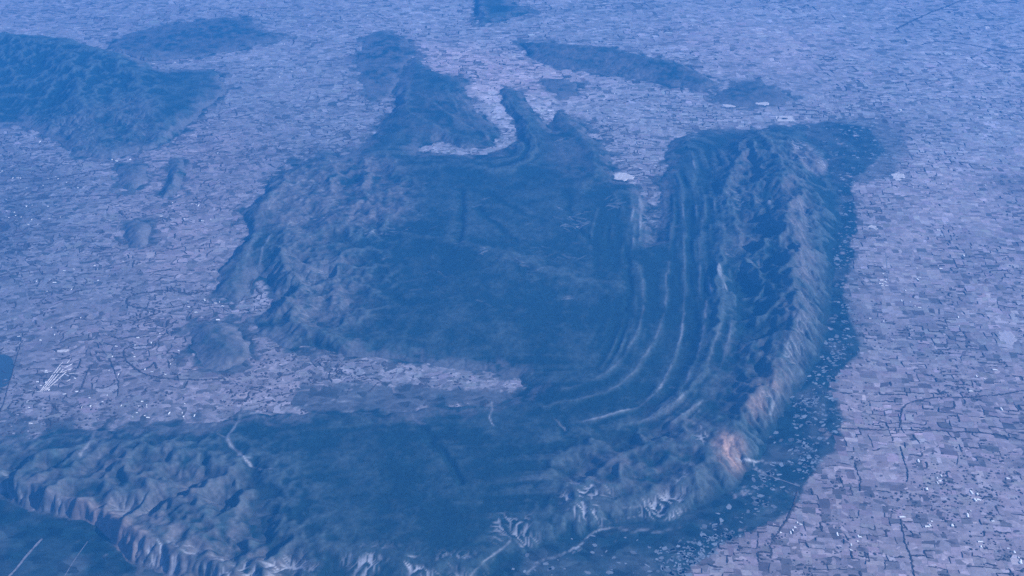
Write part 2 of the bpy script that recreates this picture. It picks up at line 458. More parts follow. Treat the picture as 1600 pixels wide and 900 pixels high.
# bare: thinly covered slopes, grey-brown, and haze painted on the far hills; rust: red earth; pale: washes, sand, rock
bare = np.zeros((NY, NX), np.float32)
for pts, soft, amt in [
    ([(1200, 210), (1255, 300), (1268, 400), (1275, 480), (1250, 560), (1210, 620), (1180, 650), (1150, 640), (1200, 560), (1230, 480), (1222, 400), (1205, 300)], 12, 0.6),
    ([(1170, 300), (1200, 310), (1180, 400), (1130, 400)], 10, 0.45),
    ([(1230, 222), (1262, 220), (1292, 250), (1280, 268), (1245, 262)], 4, 0.9),
    ([(0, 735), (100, 745), (190, 770), (330, 790), (450, 850), (520, 920), (250, 920), (190, 870), (130, 815), (60, 790), (0, 770)], 16, 0.75),
    ([(880, 720), (1000, 690), (1090, 680), (1110, 720), (1080, 770), (960, 780), (880, 770)], 16, 0.5),
    ([(1000, 640), (1100, 640), (1160, 680), (1120, 740), (1020, 700)], 12, 0.45),
    ([(440, 262), (500, 240), (600, 240), (640, 290), (620, 345), (470, 360), (400, 350), (400, 310)], 14, 0.75),
    ([(430, 350), (520, 360), (580, 430), (570, 500), (480, 525), (420, 500), (440, 430)], 16, 0.5),
    ([(340, 380), (400, 380), (400, 440), (350, 470)], 8, 0.4),
    ([(620, 140), (720, 150), (760, 200), (640, 215), (600, 190)], 10, 0.35),
    ([(870, 180), (930, 210), (950, 290), (880, 290), (850, 230)], 12, 0.3),
    ([(820, 66), (1120, 110), (1130, 145), (980, 125), (820, 100)], 10, 0.6),  # far ridge paled in its colour to look hazier
    ([(150, 30), (450, 30), (450, 98), (150, 98)], 12, 0.55),  # haze painted onto the low far band as a paler colour
    ([(170, 240), (300, 240), (300, 320), (170, 320)], 6, 0.55),
    ([(185, 340), (250, 340), (250, 395), (185, 395)], 4, 0.75),
    ([(285, 495), (400, 495), (400, 585), (285, 585)], 4, 0.6),
    ([(840, 120), (910, 120), (910, 155), (840, 155)], 4, 0.6),
    ([(60, 190), (240, 160), (260, 235), (110, 245)], 12, 0.3),
    ([(1130, 540), (1230, 530), (1190, 640), (1130, 680), (1100, 620)], 14, 0.5),
    ([(1140, 215), (1215, 205), (1225, 300), (1150, 330), (1120, 260)], 12, 0.4),
    ([(-60, 680), (150, 690), (320, 700), (400, 780), (420, 850), (250, 830), (100, 760), (-60, 730)], 18, 0.45),
    ([(480, 545), (640, 560), (800, 580), (790, 600), (600, 600), (470, 590)], 8, 0.35),
    ([(560, 60), (640, 60), (640, 110), (610, 160), (570, 150)], 20, 0.8),
    ([(1112, 130), (1240, 130), (1240, 170), (1112, 170)], 8, 0.6),
    ([(60, 680), (250, 690), (330, 720), (200, 740), (60, 720)], 16, 0.35),
]:
    w, m = cover_poly(pts, soft, 150.0 if pts[0][1] > 180 else 40.0)
    bare[w] = np.maximum(bare[w], m * amt)
rust = np.zeros((NY, NX), np.float32)
for pts, soft, amt in [
    ([(90, 765), (150, 785), (215, 842), (190, 856), (120, 812)], 6, 0.28),
    ([(1122, 688), (1140, 680), (1156, 690), (1160, 712), (1144, 722), (1126, 712)], 5, 0.85),
    ([(1165, 640), (1185, 610), (1205, 575), (1225, 570), (1215, 600), (1190, 640), (1170, 660)], 6, 0.36),
]:
    w, m = cover_poly(pts, soft, 240.0)
    rust[w] = np.maximum(rust[w], m * amt)

print("cover", round(time.time() - T0, 1))


def ground_h(px_pts):
    """photograph spots to points on the carved hills (three steps of looking up the height)"""
    out = []
    for p in px_pts:
        h = 120.0
        for _ in range(4):
            x, y = P(p[0], p[1], h)
            ix, iy = int(np.clip((x - X0) / CELL, 0, NX - 1)), int(np.clip((y - Y0) / CELL, 0, NY - 1))
            h = 0.5 * h + 0.5 * max(0.0, float(H[iy, ix]))
        out.append((x, y, h))
    return np.array(out)


def wash(pts, width=16, amt=0.8, soften=0.55):
    L = smooth_line(ground_h(pts), 2)
    w, d, _, _ = line_dist(L, 120, soften)
    pale[w] = np.maximum(pale[w], amt * (0.65 + 0.35 * vnoise(GX[w], GY[w], 110, 78)) * np.exp(-(d / (width * (0.8 + 0.4 * vnoise(GX[w], GY[w], 150, 74)))) ** 2))


WASHES = [
    # pale stream cut through the south plateau
    ([(372, 645), (374, 658), (366, 670), (352, 684), (362, 696), (374, 706), (382, 718), (392, 730)], 20, 0.9),
    ([(392, 730), (410, 736), (428, 734)], 14, 0.5),
    ([(350, 684), (338, 678), (340, 670)], 16, 0.5),
    ([(150, 672), (144, 690), (136, 700), (130, 712)], 26, 0.6), ([(150, 690), (160, 704), (155, 716)], 26, 0.4),
    ([(764, 624), (768, 638), (764, 652), (774, 664)], 16, 0.95),
    ([(646, 644), (648, 654), (660, 662), (668, 664)], 14, 0.6),
    ([(870, 656), (878, 664), (884, 672)], 14, 0.5),
    # pale terrace edges on the north-western slopes
    ([(436, 368), (442, 358), (450, 350), (467, 345), (484, 343), (505, 340)], 13, 0.7),
    ([(490, 306), (505, 315), (527, 322), (544, 325)], 10, 0.5),
    ([(572, 369), (592, 360), (614, 367), (634, 358)], 12, 0.6),
    ([(418, 325), (424, 314), (440, 300), (456, 290)], 12, 0.45),
    ([(394, 720), (375, 716), (372, 704)], 12, 0.6),
    # pale track along the north foot of the plateau
    ([(370, 646), (400, 644), (440, 640), (470, 634), (500, 630), (534, 626)], 16, 0.8),
    ([(534, 643), (560, 644), (586, 644)], 14, 0.55), ([(534, 626), (550, 626)], 12, 0.5),
    # foot of the near slope, bottom centre
    ([(1018, 828), (985, 828), (960, 823), (938, 825), (920, 836), (905, 850), (885, 866), (860, 870), (842, 876), (828, 890)], 14, 0.85),
    ([(800, 842), (788, 854), (772, 862), (752, 876), (738, 888), (726, 905)], 14, 0.8),
    ([(1020, 830), (1050, 824), (1066, 820)], 10, 0.5), ([(975, 793), (1005, 790), (1020, 788)], 8, 0.4), ([(976, 808), (1006, 804)], 8, 0.45),
]
for a, wd, am in WASHES:
    wash(a, wd, am)
# slopes whose carved gullies are floored with pale sand
sandy = np.zeros((NY, NX), np.float32)
for pts, soft, amt in [
    ([(-40, 738), (30, 748), (100, 772), (135, 800), (120, 822), (60, 804), (-40, 780)], 3, 0.9),
    ([(140, 790), (210, 780), (300, 800), (330, 830), (230, 840), (170, 830)], 6, 0.4),
    ([(190, 846), (260, 846), (420, 866), (540, 880), (540, 925), (240, 925)], 5, 0.95),
    ([(540, 876), (600, 866), (700, 872), (760, 866), (760, 925), (540, 925)], 5, 0.95),
    ([(770, 800), (840, 790), (880, 800), (880, 848), (800, 850), (770, 838)], 4, 1.0),
    ([(855, 758), (920, 752), (965, 768), (970, 818), (900, 832), (860, 822)], 4, 1.0),
    ([(1000, 776), (1070, 764), (1080, 800), (1010, 816)], 4, 1.0),
    ([(1066, 725), (1110, 735), (1130, 775), (1090, 785), (1064, 765)], 4, 1.0),
    ([(1085, 668), (1120, 676), (1128, 716), (1100, 712)], 4, 0.8),
    ([(1232, 310), (1262, 340), (1268, 470), (1250, 560), (1210, 630), (1180, 650), (1228, 540), (1240, 440)], 6, 0.45),
    ([(1120, 300), (1180, 300), (1190, 440), (1130, 440)], 8, 0.35),
    ([(1230, 222), (1262, 220), (1295, 250), (1280, 270), (1245, 262)], 4, 0.7),
    ([(40, 180), (230, 150), (250, 240), (110, 245)], 12, 0.25),
    ([(430, 350), (520, 350), (560, 500), (440, 500)], 12, 0.22),
]:
    w, m = cover_poly(pts, soft, 110.0)
    sandy[w] = np.maximum(sandy[w], m * amt)
chan = sstep(0.8, 2.5, np.log(np.maximum(AREA, 1)))
pale = np.maximum(pale, np.clip(sandy * 1.25, 0, 1) * chan * sstep(8, 30, H) * sstep(-0.35, 0.3, fbm(GX, GY, 420, 3, 79)))
# the pale wash below the red knoll
for a in ([(1150, 716), (1170, 718), (1186, 719)], [(1170, 718), (1180, 722), (1192, 716)], [(1176, 722), (1184, 734), (1196, 742)], [(1190, 720), (1215, 722), (1235, 722)]):
    wash(a, 16, 1.0)
# valley floor of the southern tongue and other pale patches on the massif
def patch(cx, cy, rx, ry, amt, n=14, wd=18):
    for k in range(n):
        x, y = cx + random.gauss(0, rx * 0.5), cy + random.gauss(0, ry * 0.5)
        a = random.uniform(-0.5, 0.5)
        l = random.uniform(3, 9)
        wash([(x - l, y - l * a), (x + l, y + l * a)], wd * random.uniform(0.6, 1.2), amt * random.uniform(0.4, 1), 0.6)


patch(905, 345, 30, 16, 0.85, 24, 13)
patch(960, 318, 20, 14, 0.6, 12, 12)
patch(480, 300, 44, 30, 0.7, 34, 13)
patch(560, 250, 50, 8, 0.6, 16, 13)
patch(1024, 340, 16, 36, 0.85, 34, 14)
patch(1080, 215, 30, 8, 0.6, 14, 13)
patch(756, 394, 8, 6, 0.8, 5, 16)
patch(805, 405, 22, 6, 0.5, 8, 14)
patch(890, 462, 6, 4, 0.7, 4, 14)
patch(590, 360, 36, 10, 0.65, 14, 12)
patch(540, 325, 34, 14, 0.55, 18, 12)
patch(880, 215, 14, 8, 0.5, 6, 14)
patch(720, 234, 36, 5, 0.8, 26, 18)
patch(806, 220, 10, 8, 0.9, 8, 16)
patch(700, 330, 80, 40, 0.32, 30, 15)
patch(860, 400, 70, 50, 0.32, 30, 15)
patch(680, 450, 90, 40, 0.26, 26, 15)
patch(1200, 780, 30, 20, 0.35, 16, 16)
patch(1160, 770, 14, 8, 0.7, 8, 14)
patch(165, 215, 22, 10, 0.3, 8, 20)
patch(495, 450, 34, 34, 0.42, 26, 14)
patch(1050, 620, 20, 30, 0.25, 10, 16)
patch(640, 585, 150, 16, 0.5, 40, 18)

# pale crest line of the far ridge and of the near scarp
wash([(838, 66), (905, 71), (960, 77), (1000, 88), (1050, 98)], 22, 0.6, 0.1)
# gully beds: where much water runs on the bare slopes
gully = sstep(3.2, 6.5, np.log(np.maximum(AREA, 1)))
slope = np.hypot(*np.gradient(H, CELL))

# final colours
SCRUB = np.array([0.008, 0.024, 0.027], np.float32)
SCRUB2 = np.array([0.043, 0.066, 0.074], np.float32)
BARE = np.array([0.092, 0.090, 0.100], np.float32)
PALE = np.array([0.28, 0.29, 0.335], np.float32)
RUST = np.array([0.34, 0.225, 0.19], np.float32)
SOIL = np.array([0.190, 0.190, 0.222], np.float32)
SOIL_PINK = np.array([0.245, 0.208, 0.236], np.float32)
n1 = fbm(GX, GY, 700, 5, 81)
n2 = fbm(GX, GY, 140, 3, 91)
spur = blur(H, 1) - blur(H, 8)          # relief shading put into the scrub colour: thinner, lighter spurs; denser, darker draws
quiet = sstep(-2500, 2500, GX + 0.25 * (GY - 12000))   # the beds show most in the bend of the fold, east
fine = H - blur(H, 2)  # small rises lighter, hollows darker: more relief shading painted in
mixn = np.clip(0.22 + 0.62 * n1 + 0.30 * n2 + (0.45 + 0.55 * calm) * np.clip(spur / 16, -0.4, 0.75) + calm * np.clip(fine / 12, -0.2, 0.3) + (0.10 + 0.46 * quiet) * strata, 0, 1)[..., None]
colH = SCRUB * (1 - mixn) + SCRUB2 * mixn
bb = np.clip(bare * (0.75 + 1.3 * n2 + 0.9 * n1) + 0.55 * sstep(0.28, 0.7, slope) * bare, 0, 1)
colH = colH * (1 - bb[..., None]) + BARE * bb[..., None]
streak = np.clip(bare * gully * sstep(0.05, 0.25, slope) * 0.55, 0, 1)[..., None]
colH = colH * (1 - streak) + PALE * 0.75 * streak
rr = np.clip(rust * (0.8 + 0.9 * n2 + 0.5 * chan), 0, 1)[..., None]
colH = colH * (1 - rr) + RUST * rr
pp = np.clip(pale, 0, 1)[..., None]
colH = colH * (1 - pp) + PALE * pp
colH *= (1 + 0.22 * vnoise(GX, GY, 34, 95))[..., None]

# plain: tan soil with damp and dry tracts
# scrub and tilled ground run into one another along the foot of the hills
hb = blur((H > 0).astype(np.float32), 7)
fringe = sstep(0.36, 0.52, hb + 0.6 * ragged) * sstep(0.04, 0.2, hb) * 0.8
scrub = np.maximum(scrub, np.clip(fringe * 1.3, 0, 0.9))
inside_d = -near            # metres inside the foot line
small = (owner > 0).astype(np.float32)
reach_ = 330 + 150 * small
toe = sstep(1.0, 0.1, (inside_d + 330 * ragged) / reach_) * (0.62 + 0.1 * small) * sstep(-0.25, 0.15, fbm(GX, GY, 300, 4, 108, 0.65) + 0.1)  # slightly stronger on the outlying hills, haze put into their colour
toe = np.clip(toe * (1 - blur(scrub0, 10)), 0, 1)[..., None]
colH = colH * (1 - toe) + SOIL * 0.62 * toe
out_f = sstep(0.40, 0.56, (1 - np.clip(near, 0, 480) / 480) * 0.62 + 0.75 * ragged) * (near < 480) * (near > -60)
valley = np.zeros((NY, NX), np.float32)
for pts in ([(740, 128), (782, 136), (800, 185), (822, 224), (800, 234), (766, 244), (700, 246), (645, 244), (664, 224), (700, 216), (776, 230), (790, 216), (762, 180)],
            [(815, 145), (850, 150), (870, 180), (862, 212), (835, 185)],
            [(400, 428), (425, 434), (428, 475), (404, 500), (390, 470)]):
    w, m = cover_poly(pts, 2)
    valley[w] = np.maximum(valley[w], m)
scrub = np.maximum(scrub, 0.72 * out_f.astype(np.float32) * (1 - np.clip(valley * 1.4, 0, 1)))
t1 = fbm(GX, GY, 4200, 4, 101)
t2 = fbm(GX, GY, 420, 4, 111)
sc_n = np.clip(scrub * 1.0 + scrub * 0.35 * t2, 0, 1)[..., None]
pink = np.zeros((NY, NX), np.float32)
for pts, soft, amt in [
    ([(1290, 570), (1700, 560), (1700, 990), (980, 990), (1120, 840), (1260, 740)], 22, 0.95),
    ([(1330, 280), (1700, 240), (1700, 600), (1330, 580)], 40, 0.45),
    ([(600, 60), (860, 90), (960, 140), (760, 150), (640, 110)], 30, 0.8),
    ([(1000, 20), (1300, 60), (1350, 160), (1100, 120)], 50, 0.45),
    ([(230, 200), (430, 190), (400, 300), (330, 460), (180, 440), (200, 300)], 40, 0.7),
    ([(40, 470), (300, 480), (480, 560), (460, 640), (60, 640)], 30, 0.6),
]:
    w, m = cover_poly(pts, soft)
    pink[w] = np.maximum(pink[w], m * amt)
pink = np.clip(pink * 1.1 + 0.17 + 0.3 * t2 * pink + 0.25 * t1, 0, 1)
soil = (SOIL * (1 - pink[..., None]) + SOIL_PINK * pink[..., None]) * (1 + 0.18 * t1 + 0.24 * t2)[..., None]
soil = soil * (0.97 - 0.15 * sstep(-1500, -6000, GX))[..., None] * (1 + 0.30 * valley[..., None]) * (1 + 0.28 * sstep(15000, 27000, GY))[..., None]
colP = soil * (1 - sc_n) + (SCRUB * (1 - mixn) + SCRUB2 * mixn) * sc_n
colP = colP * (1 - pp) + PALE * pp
print("colours", round(time.time() - T0, 1))

# ------------------------------------------------------------------ materials
def new_mat(name):
    m = bpy.data.materials.new(name)
    m.use_nodes = True
    b = m.node_tree.nodes["Principled BSDF"]
    b.inputs["Roughness"].default_value = 0.95
    b.inputs["Specular IOR Level"].default_value = 0.05
    return m, m.node_tree, b


def nd(nt, typ, **kw):
    n = nt.nodes.new(typ)
    for k, v in kw.items():
        setattr(n, k, v)
    return n


def mul_var(nt, col_socket, fac_socket, lo, hi):
    mr = nd(nt, "ShaderNodeMapRange")
    mr.inputs["From Min"].default_value = 0.25
    mr.inputs["From Max"].default_value = 0.75
    mr.inputs["To Min"].default_value = lo
    mr.inputs["To Max"].default_value = hi
    nt.links.new(fac_socket, mr.inputs["Value"])
    vm = nd(nt, "ShaderNodeVectorMath", operation='SCALE')
    nt.links.new(col_socket, vm.inputs[0])
    nt.links.new(mr.outputs["Result"], vm.inputs["Scale"])
    return vm.outputs["Vector"]


def noise_node(nt, scale, detail=3.0, stretch=(1, 1, 1), rough=0.55):
    g = nd(nt, "ShaderNodeNewGeometry")
    mp = nd(nt, "ShaderNodeMapping")
    mp.inputs["Scale"].default_value = tuple(s / scale for s in stretch)
    nt.links.new(g.outputs["Position"], mp.inputs["Vector"])
    n = nd(nt, "ShaderNodeTexNoise")
    n.inputs["Scale"].default_value = 1.0
    n.inputs["Detail"].default_value = detail
    n.inputs["Roughness"].default_value = rough
    nt.links.new(mp.outputs["Vector"], n.inputs["Vector"])
    return n


# hills: land-cover colour and painted relief with fine scrub mottling
M_HILL, nt, b = new_mat("hill_scrub_and_rock")
at = nd(nt, "ShaderNodeAttribute", attribute_name="cover")
c = mul_var(nt, at.outputs["Color"], noise_node(nt, 48.0, 4).outputs["Fac"], 0.78, 1.24)
c = mul_var(nt, c, noise_node(nt, 260.0, 3).outputs["Fac"], 0.82, 1.2)
nt.links.new(c, b.inputs["Base Color"])

# plain: soil with small plots and bushes too far off to tell apart
M_PLAIN, nt, b = new_mat("plain_soil")
at = nd(nt, "ShaderNodeAttribute", attribute_name="cover")
g = nd(nt, "ShaderNodeNewGeometry")
warp = noise_node(nt, 380.0, 2)
wv = nd(nt, "ShaderNodeVectorMath", operation='MULTIPLY_ADD')
wv.inputs[1].default_value = (150, 150, 0)
nt.links.new(warp.outputs["Color"], wv.inputs[0])
nt.links.new(g.outputs["Position"], wv.inputs[2])
mp = nd(nt, "ShaderNodeMapping")
mp.inputs["Scale"].default_value = (1 / 150, 1 / 105, 0)
mp.inputs["Rotation"].default_value = (0, 0, math.radians(8))
nt.links.new(wv.outputs["Vector"], mp.inputs["Vector"])
vo = nd(nt, "ShaderNodeTexVoronoi", distance='CHEBYCHEV', voronoi_dimensions='2D')
vo.inputs["Scale"].default_value = 1.0
nt.links.new(mp.outputs["Vector"], vo.inputs["Vector"])
sep = nd(nt, "ShaderNodeSeparateColor")
nt.links.new(vo.outputs["Color"], sep.inputs["Color"])
ramp = nd(nt, "ShaderNodeValToRGB")
ramp.color_ramp.interpolation = 'CONSTANT'
els = ramp.color_ramp.elements
els[0].position, els[0].color = 0.0, (0.42, 0.46, 0.42, 1)
els[1].position, els[1].color = 0.16, (0.72, 0.74, 0.72, 1)
for p_, c_ in ((0.34, (0.92, 0.93, 0.93, 1)), (0.55, (1.05, 1.04, 1.05, 1)), (0.80, (1.2, 1.18, 1.2, 1)), (0.95, (1.45, 1.45, 1.45, 1))):
    e = els.new(p_)
    e.color = c_
nt.links.new(sep.outputs["Red"], ramp.inputs["Fac"])
mx = nd(nt, "ShaderNodeMix", data_type='RGBA', blend_type='MULTIPLY')
mx.inputs["Factor"].default_value = 0.8
nt.links.new(at.outputs["Color"], mx.inputs["A"])
nt.links.new(ramp.outputs["Color"], mx.inputs["B"])
c = mul_var(nt, mx.outputs["Result"], noise_node(nt, 85.0, 5, (0.6, 1, 1), 0.65).outputs["Fac"], 0.50, 1.5)
nt.links.new(c, b.inputs["Base Color"])

# fields: one colour each, with uneven crop
M_FIELD, nt, b = new_mat("field_crop_and_soil")
at = nd(nt, "ShaderNodeAttribute", attribute_name="crop")
c = mul_var(nt, at.outputs["Color"], noise_node(nt, 60.0, 4, (0.7, 1, 1), 0.65).outputs["Fac"], 0.72, 1.3)
nt.links.new(c, b.inputs["Base Color"])


def plain_mat(name, col, var=(0.8, 1.2), scale=40.0):
    m, nt, b = new_mat(name)
    rgb = nd(nt, "ShaderNodeRGB")
    rgb.outputs[0].default_value = (*col, 1)
    c = mul_var(nt, rgb.outputs[0], noise_node(nt, scale, 3).outputs["Fac"], *var)
    nt.links.new(c, b.inputs["Base Color"])
    return m


M_TREES = plain_mat("tree_foliage", (0.050, 0.042, 0.042), (0.6, 1.4), 25.0)
M_TRACK = plain_mat("dirt_track", (0.17, 0.17, 0.20), (0.4, 1.4), 60.0)
M_PALE = plain_mat("pale_bare_rock", (0.46, 0.44, 0.47), (0.7, 1.2), 40.0)
M_ROOF = plain_mat("white_roof", (0.72, 0.72, 0.74), (0.9, 1.1), 30.0)
M_WALLS = plain_mat("limewashed_wall", (0.42, 0.40, 0.40), (0.85, 1.15), 20.0)
M_POND = plain_mat("pond_water", (0.03, 0.055, 0.08), (0.9, 1.1), 80.0)
M_POND.node_tree.nodes["Principled BSDF"].inputs["Roughness"].default_value = 0.25


# ------------------------------------------------------------------ mesh builders
def mesh_np(name, verts, faces_flat, face_sizes, mat, smooth=False):
    me = bpy.data.meshes.new(name)
    v = np.ascontiguousarray(verts, np.float32)
    ff = np.ascontiguousarray(faces_flat, np.int32)
    fs = np.ascontiguousarray(face_sizes, np.int32)
    me.vertices.add(len(v))
    me.vertices.foreach_set("co", v.ravel())
    me.loops.add(len(ff))
    me.loops.foreach_set("vertex_index", ff)
    me.polygons.add(len(fs))
    me.polygons.foreach_set("loop_start", np.concatenate([[0], np.cumsum(fs)[:-1]]).astype(np.int32))
    me.polygons.foreach_set("use_smooth", np.full(len(fs), smooth, bool))
    me.update(calc_edges=True)
    me.materials.append(mat)
    return me


def link(name, me, parent=None, **props):
    o = bpy.data.objects.new(name, me)
    sc.collection.objects.link(o)
    if parent is not None:
        o.parent = parent
    for k, v in props.items():
        o[k] = v
    return o


def grid_mesh(name, ix, iy, Z, quad_mask, mat, col, smooth):
    """part of the raster as a mesh: ix, iy are the kept columns and rows"""
    xs, ys = gx[ix], gy[iy]
    nx_, ny_ = len(ix), len(iy)
    used_q = np.flatnonzero(quad_mask.ravel())
    qy, qx = used_q // (nx_ - 1), used_q % (nx_ - 1)
    a = qy * nx_ + qx
    quads = np.stack([a, a + 1, a + 1 + nx_, a + nx_], 1)
    used, inv = np.unique(quads.ravel(), return_inverse=True)
    vy, vx = used // nx_, used % nx_
    verts = np.stack([xs[vx], ys[vy], Z[np.ix_(iy, ix)].ravel()[used]], 1)
    me = mesh_np(name, verts, inv, np.full(len(quads), 4), mat, smooth)
    at = me.attributes.new("cover", 'FLOAT_COLOR', 'POINT')
    cc = np.ones((len(used), 4), np.float32)
    cc[:, :3] = np.clip(col[np.ix_(iy, ix)].reshape(-1, 3)[used], 0.005, 0.9)
    at.data.foreach_set("color", cc.ravel())
    return me


# ------------------------------------------------------------------ the plain
# which cells the frame and its surroundings can see
PXg, PYg = to_px(GX[::2, ::2], GY[::2, ::2], 0.0)
seen = (PXg > -260) & (PXg < 1860) & (PYg < 1010)
ix2, iy2 = np.arange(0, NX, 2), np.arange(0, NY, 2)
H2 = H[::2, ::2]
under = np.minimum(np.minimum(H2[:-1, :-1], H2[1:, :-1]), np.minimum(H2[:-1, 1:], H2[1:, 1:])) > 12
Z0 = np.zeros_like(H)
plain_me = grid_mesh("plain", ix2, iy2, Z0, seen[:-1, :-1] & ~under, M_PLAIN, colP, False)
plain = link("plain", plain_me, kind="structure", label="wide pale lavender-tan farmed plain around the hills")
# farther land, out to the horizon: a lower sheet under the near one
B = 120000.0
far_me = mesh_np("far_plain", [(-B, -B, -4), (B, -B, -4), (B, B, -4), (-B, B, -4)], [0, 1, 2, 3], [4], M_PLAIN)
at = far_me.attributes.new("cover", 'FLOAT_COLOR', 'POINT')
at.data.foreach_set("color", np.tile(np.array([*SOIL, 1], np.float32), 4))
link("far_plain", far_me, kind="structure", label="pale farmland running on to the horizon")

# ------------------------------------------------------------------ hills as objects
Hc = np.maximum(H, -3.5)
q_h = np.maximum(np.maximum(H[:-1, :-1], H[1:, :-1]), np.maximum(H[:-1, 1:], H[1:, 1:])) > -3.0
own_q = owner[:-1, :-1]
for k, (nm, h) in enumerate(HILLS.items()):
    m = q_h & (own_q == k)
    if not m.any():
        continue
    ys_, xs_ = np.flatnonzero(m.any(1)), np.flatnonzero(m.any(0))
    iy, ix = np.arange(ys_[0], ys_[-1] + 2), np.arange(xs_[0], xs_[-1] + 2)
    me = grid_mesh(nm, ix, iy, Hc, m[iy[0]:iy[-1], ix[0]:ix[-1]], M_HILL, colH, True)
    link(nm, me, kind="structure", label=h['label'])
print("hills", round(time.time() - T0, 1))


def soil_at(x, y):
    ix = np.clip(((np.asarray(x) - X0) / CELL).astype(int), 0, NX - 1)
    iy = np.clip(((np.asarray(y) - Y0) / CELL).astype(int), 0, NY - 1)
    return soil[iy, ix]


def height_at(x, y):
    ix = np.clip(((np.asarray(x) - X0) / CELL).astype(int), 0, NX - 1)
    iy = np.clip(((np.asarray(y) - Y0) / CELL).astype(int), 0, NY - 1)
    return H[iy, ix], scrub[iy, ix]


# ------------------------------------------------------------------ fields
def warp_pts(x, y, amp, scale, seed):
    return x + amp * fbm(x, y, scale, 3, seed), y + amp * fbm(x, y, scale, 3, seed + 5)


parcels = []       # 8-point polygons (x,y) and colour


def split(x0, y0, x1, y1, amin, amax, out):
    w_, h_ = x1 - x0, y1 - y0
    if w_ * h_ < random.uniform(amin, amax) or min(w_, h_) < 42:
        out.append((x0, y0, x1, y1))
        return
    if w_ > h_ * random.uniform(0.85, 1.9):
        s = x0 + w_ * random.uniform(0.3, 0.7)
        split(x0, y0, s, y1, amin, amax, out)
        split(s, y0, x1, y1, amin, amax, out)
    else:
        s = y0 + h_ * random.uniform(0.3, 0.7)
        split(x0, y0, x1, s, amin, amax, out)
        split(x0, s, x1, y1, amin, amax, out)


def zone(test, ang, amin, amax, warp_amp, warp_scale, seed, bounds, inset):
    ca, sa = math.cos(ang), math.sin(ang)
    rects = []
    bx0, by0, bx1, by1 = bounds
    S = 1500.0
    R = 1.5 * max(bx1 - bx0, by1 - by0)
    cx, cy = (bx0 + bx1) / 2, (by0 + by1) / 2
    n = int(R / S) + 1
    for i in range(-n, n):
        for j in range(-n, n):
            mx_, my_ = (i + 0.5) * S, (j + 0.5) * S
            wx, wy = cx + mx_ * ca - my_ * sa, cy + mx_ * sa + my_ * ca
            if wx < bx0 - S or wx > bx1 + S or wy < by0 - S or wy > by1 + S:
                continue
            qx, qy = to_px(wx, max(wy, 3000), 0)
            if qx < -350 or qx > 1950 or qy > 1150:
                continue
            split(i * S, j * S, (i + 1) * S, (j + 1) * S, amin, amax, rects)
    r = np.array(rects)
    d = inset
    x0, y0, x1, y1 = r[:, 0] + d, r[:, 1] + d, r[:, 2] - d, r[:, 3] - d
    xm, ym = (x0 + x1) / 2, (y0 + y1) / 2
    U = np.stack([x0, xm, x1, x1, x1, xm, x0, x0], 1)
    V = np.stack([y0, y0, y0, ym, y1, y1, y1, ym], 1)
    X = cx + U * ca - V * sa
    Y = cy + U * sa + V * ca
    X, Y = warp_pts(X, Y, warp_amp, warp_scale, seed)
    X, Y = warp_pts(X, Y, warp_amp * 0.45, warp_scale * 0.3, seed + 2)
    mx_, my_ = X.mean(1), Y.mean(1)
    qx, qy = to_px(mx_, my_, 0)
    keep = test(mx_, my_, qx, qy) & (qx > -220) & (qx < 1820) & (qy < 980)
    hh, ss = height_at(X, Y)
    keep &= (hh.max(1) < -1)
    return X[keep], Y[keep], mx_[keep], my_[keep], ss.mean(1)[keep]


def right_zone(x, y, qx, qy):
    return (qx > 1000) & (qy > 150)


def left_zone(x, y, qx, qy):
    return (qx <= 1000) & (qy > 150)


def far_zone(x, y, qx, qy):
    return (qy <= 150)


ZR = zone(right_zone, math.radians(-6), 5000, 34000, 60, 500, 121, (1500, 8000, 17000, 27000), 2)
ZL = zone(left_zone, math.radians(14), 6000, 30000, 210, 650, 131, (-17000, 8000, 6000, 27000), 2)
ZF = zone(far_zone, math.radians(5), 14000, 60000, 150, 900, 141, (-17000, 22500, 17000, 33000), 6)
print("parcels", len(ZR[0]), len(ZL[0]), len(ZF[0]), round(time.time() - T0, 1))


def crop_colours(mx_, my_, ss):
    n = len(mx_)
    u = RNG.random(n)
    lump = fbm(mx_, my_, 1500, 4, 151)
    u = np.clip(u + 0.30 * lump, 0, 0.999)
    col = np.empty((n, 3), np.float32)
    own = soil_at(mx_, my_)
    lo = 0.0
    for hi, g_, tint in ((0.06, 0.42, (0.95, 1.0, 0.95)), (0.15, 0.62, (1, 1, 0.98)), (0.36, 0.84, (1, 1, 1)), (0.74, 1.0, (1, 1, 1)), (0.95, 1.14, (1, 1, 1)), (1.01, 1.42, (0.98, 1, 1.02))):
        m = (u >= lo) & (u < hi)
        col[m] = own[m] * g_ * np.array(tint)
        lo = hi
    col *= (1 - 0.75 * np.clip(ss, 0, 1)[:, None])
    col *= (1 + 0.08 * RNG.standard_normal((n, 1)))
    col *= (1 + 0.03 * RNG.standard_normal((n, 3)))
    return np.clip(col, 0.03, 0.5)


def prism_faces(n):
    top = list(range(n))
    f, s = top[:], [n]
    for i in range(n):
        j = (i + 1) % n
        f += [i, n + i, n + j, j]
        s.append(4)
    return f, s


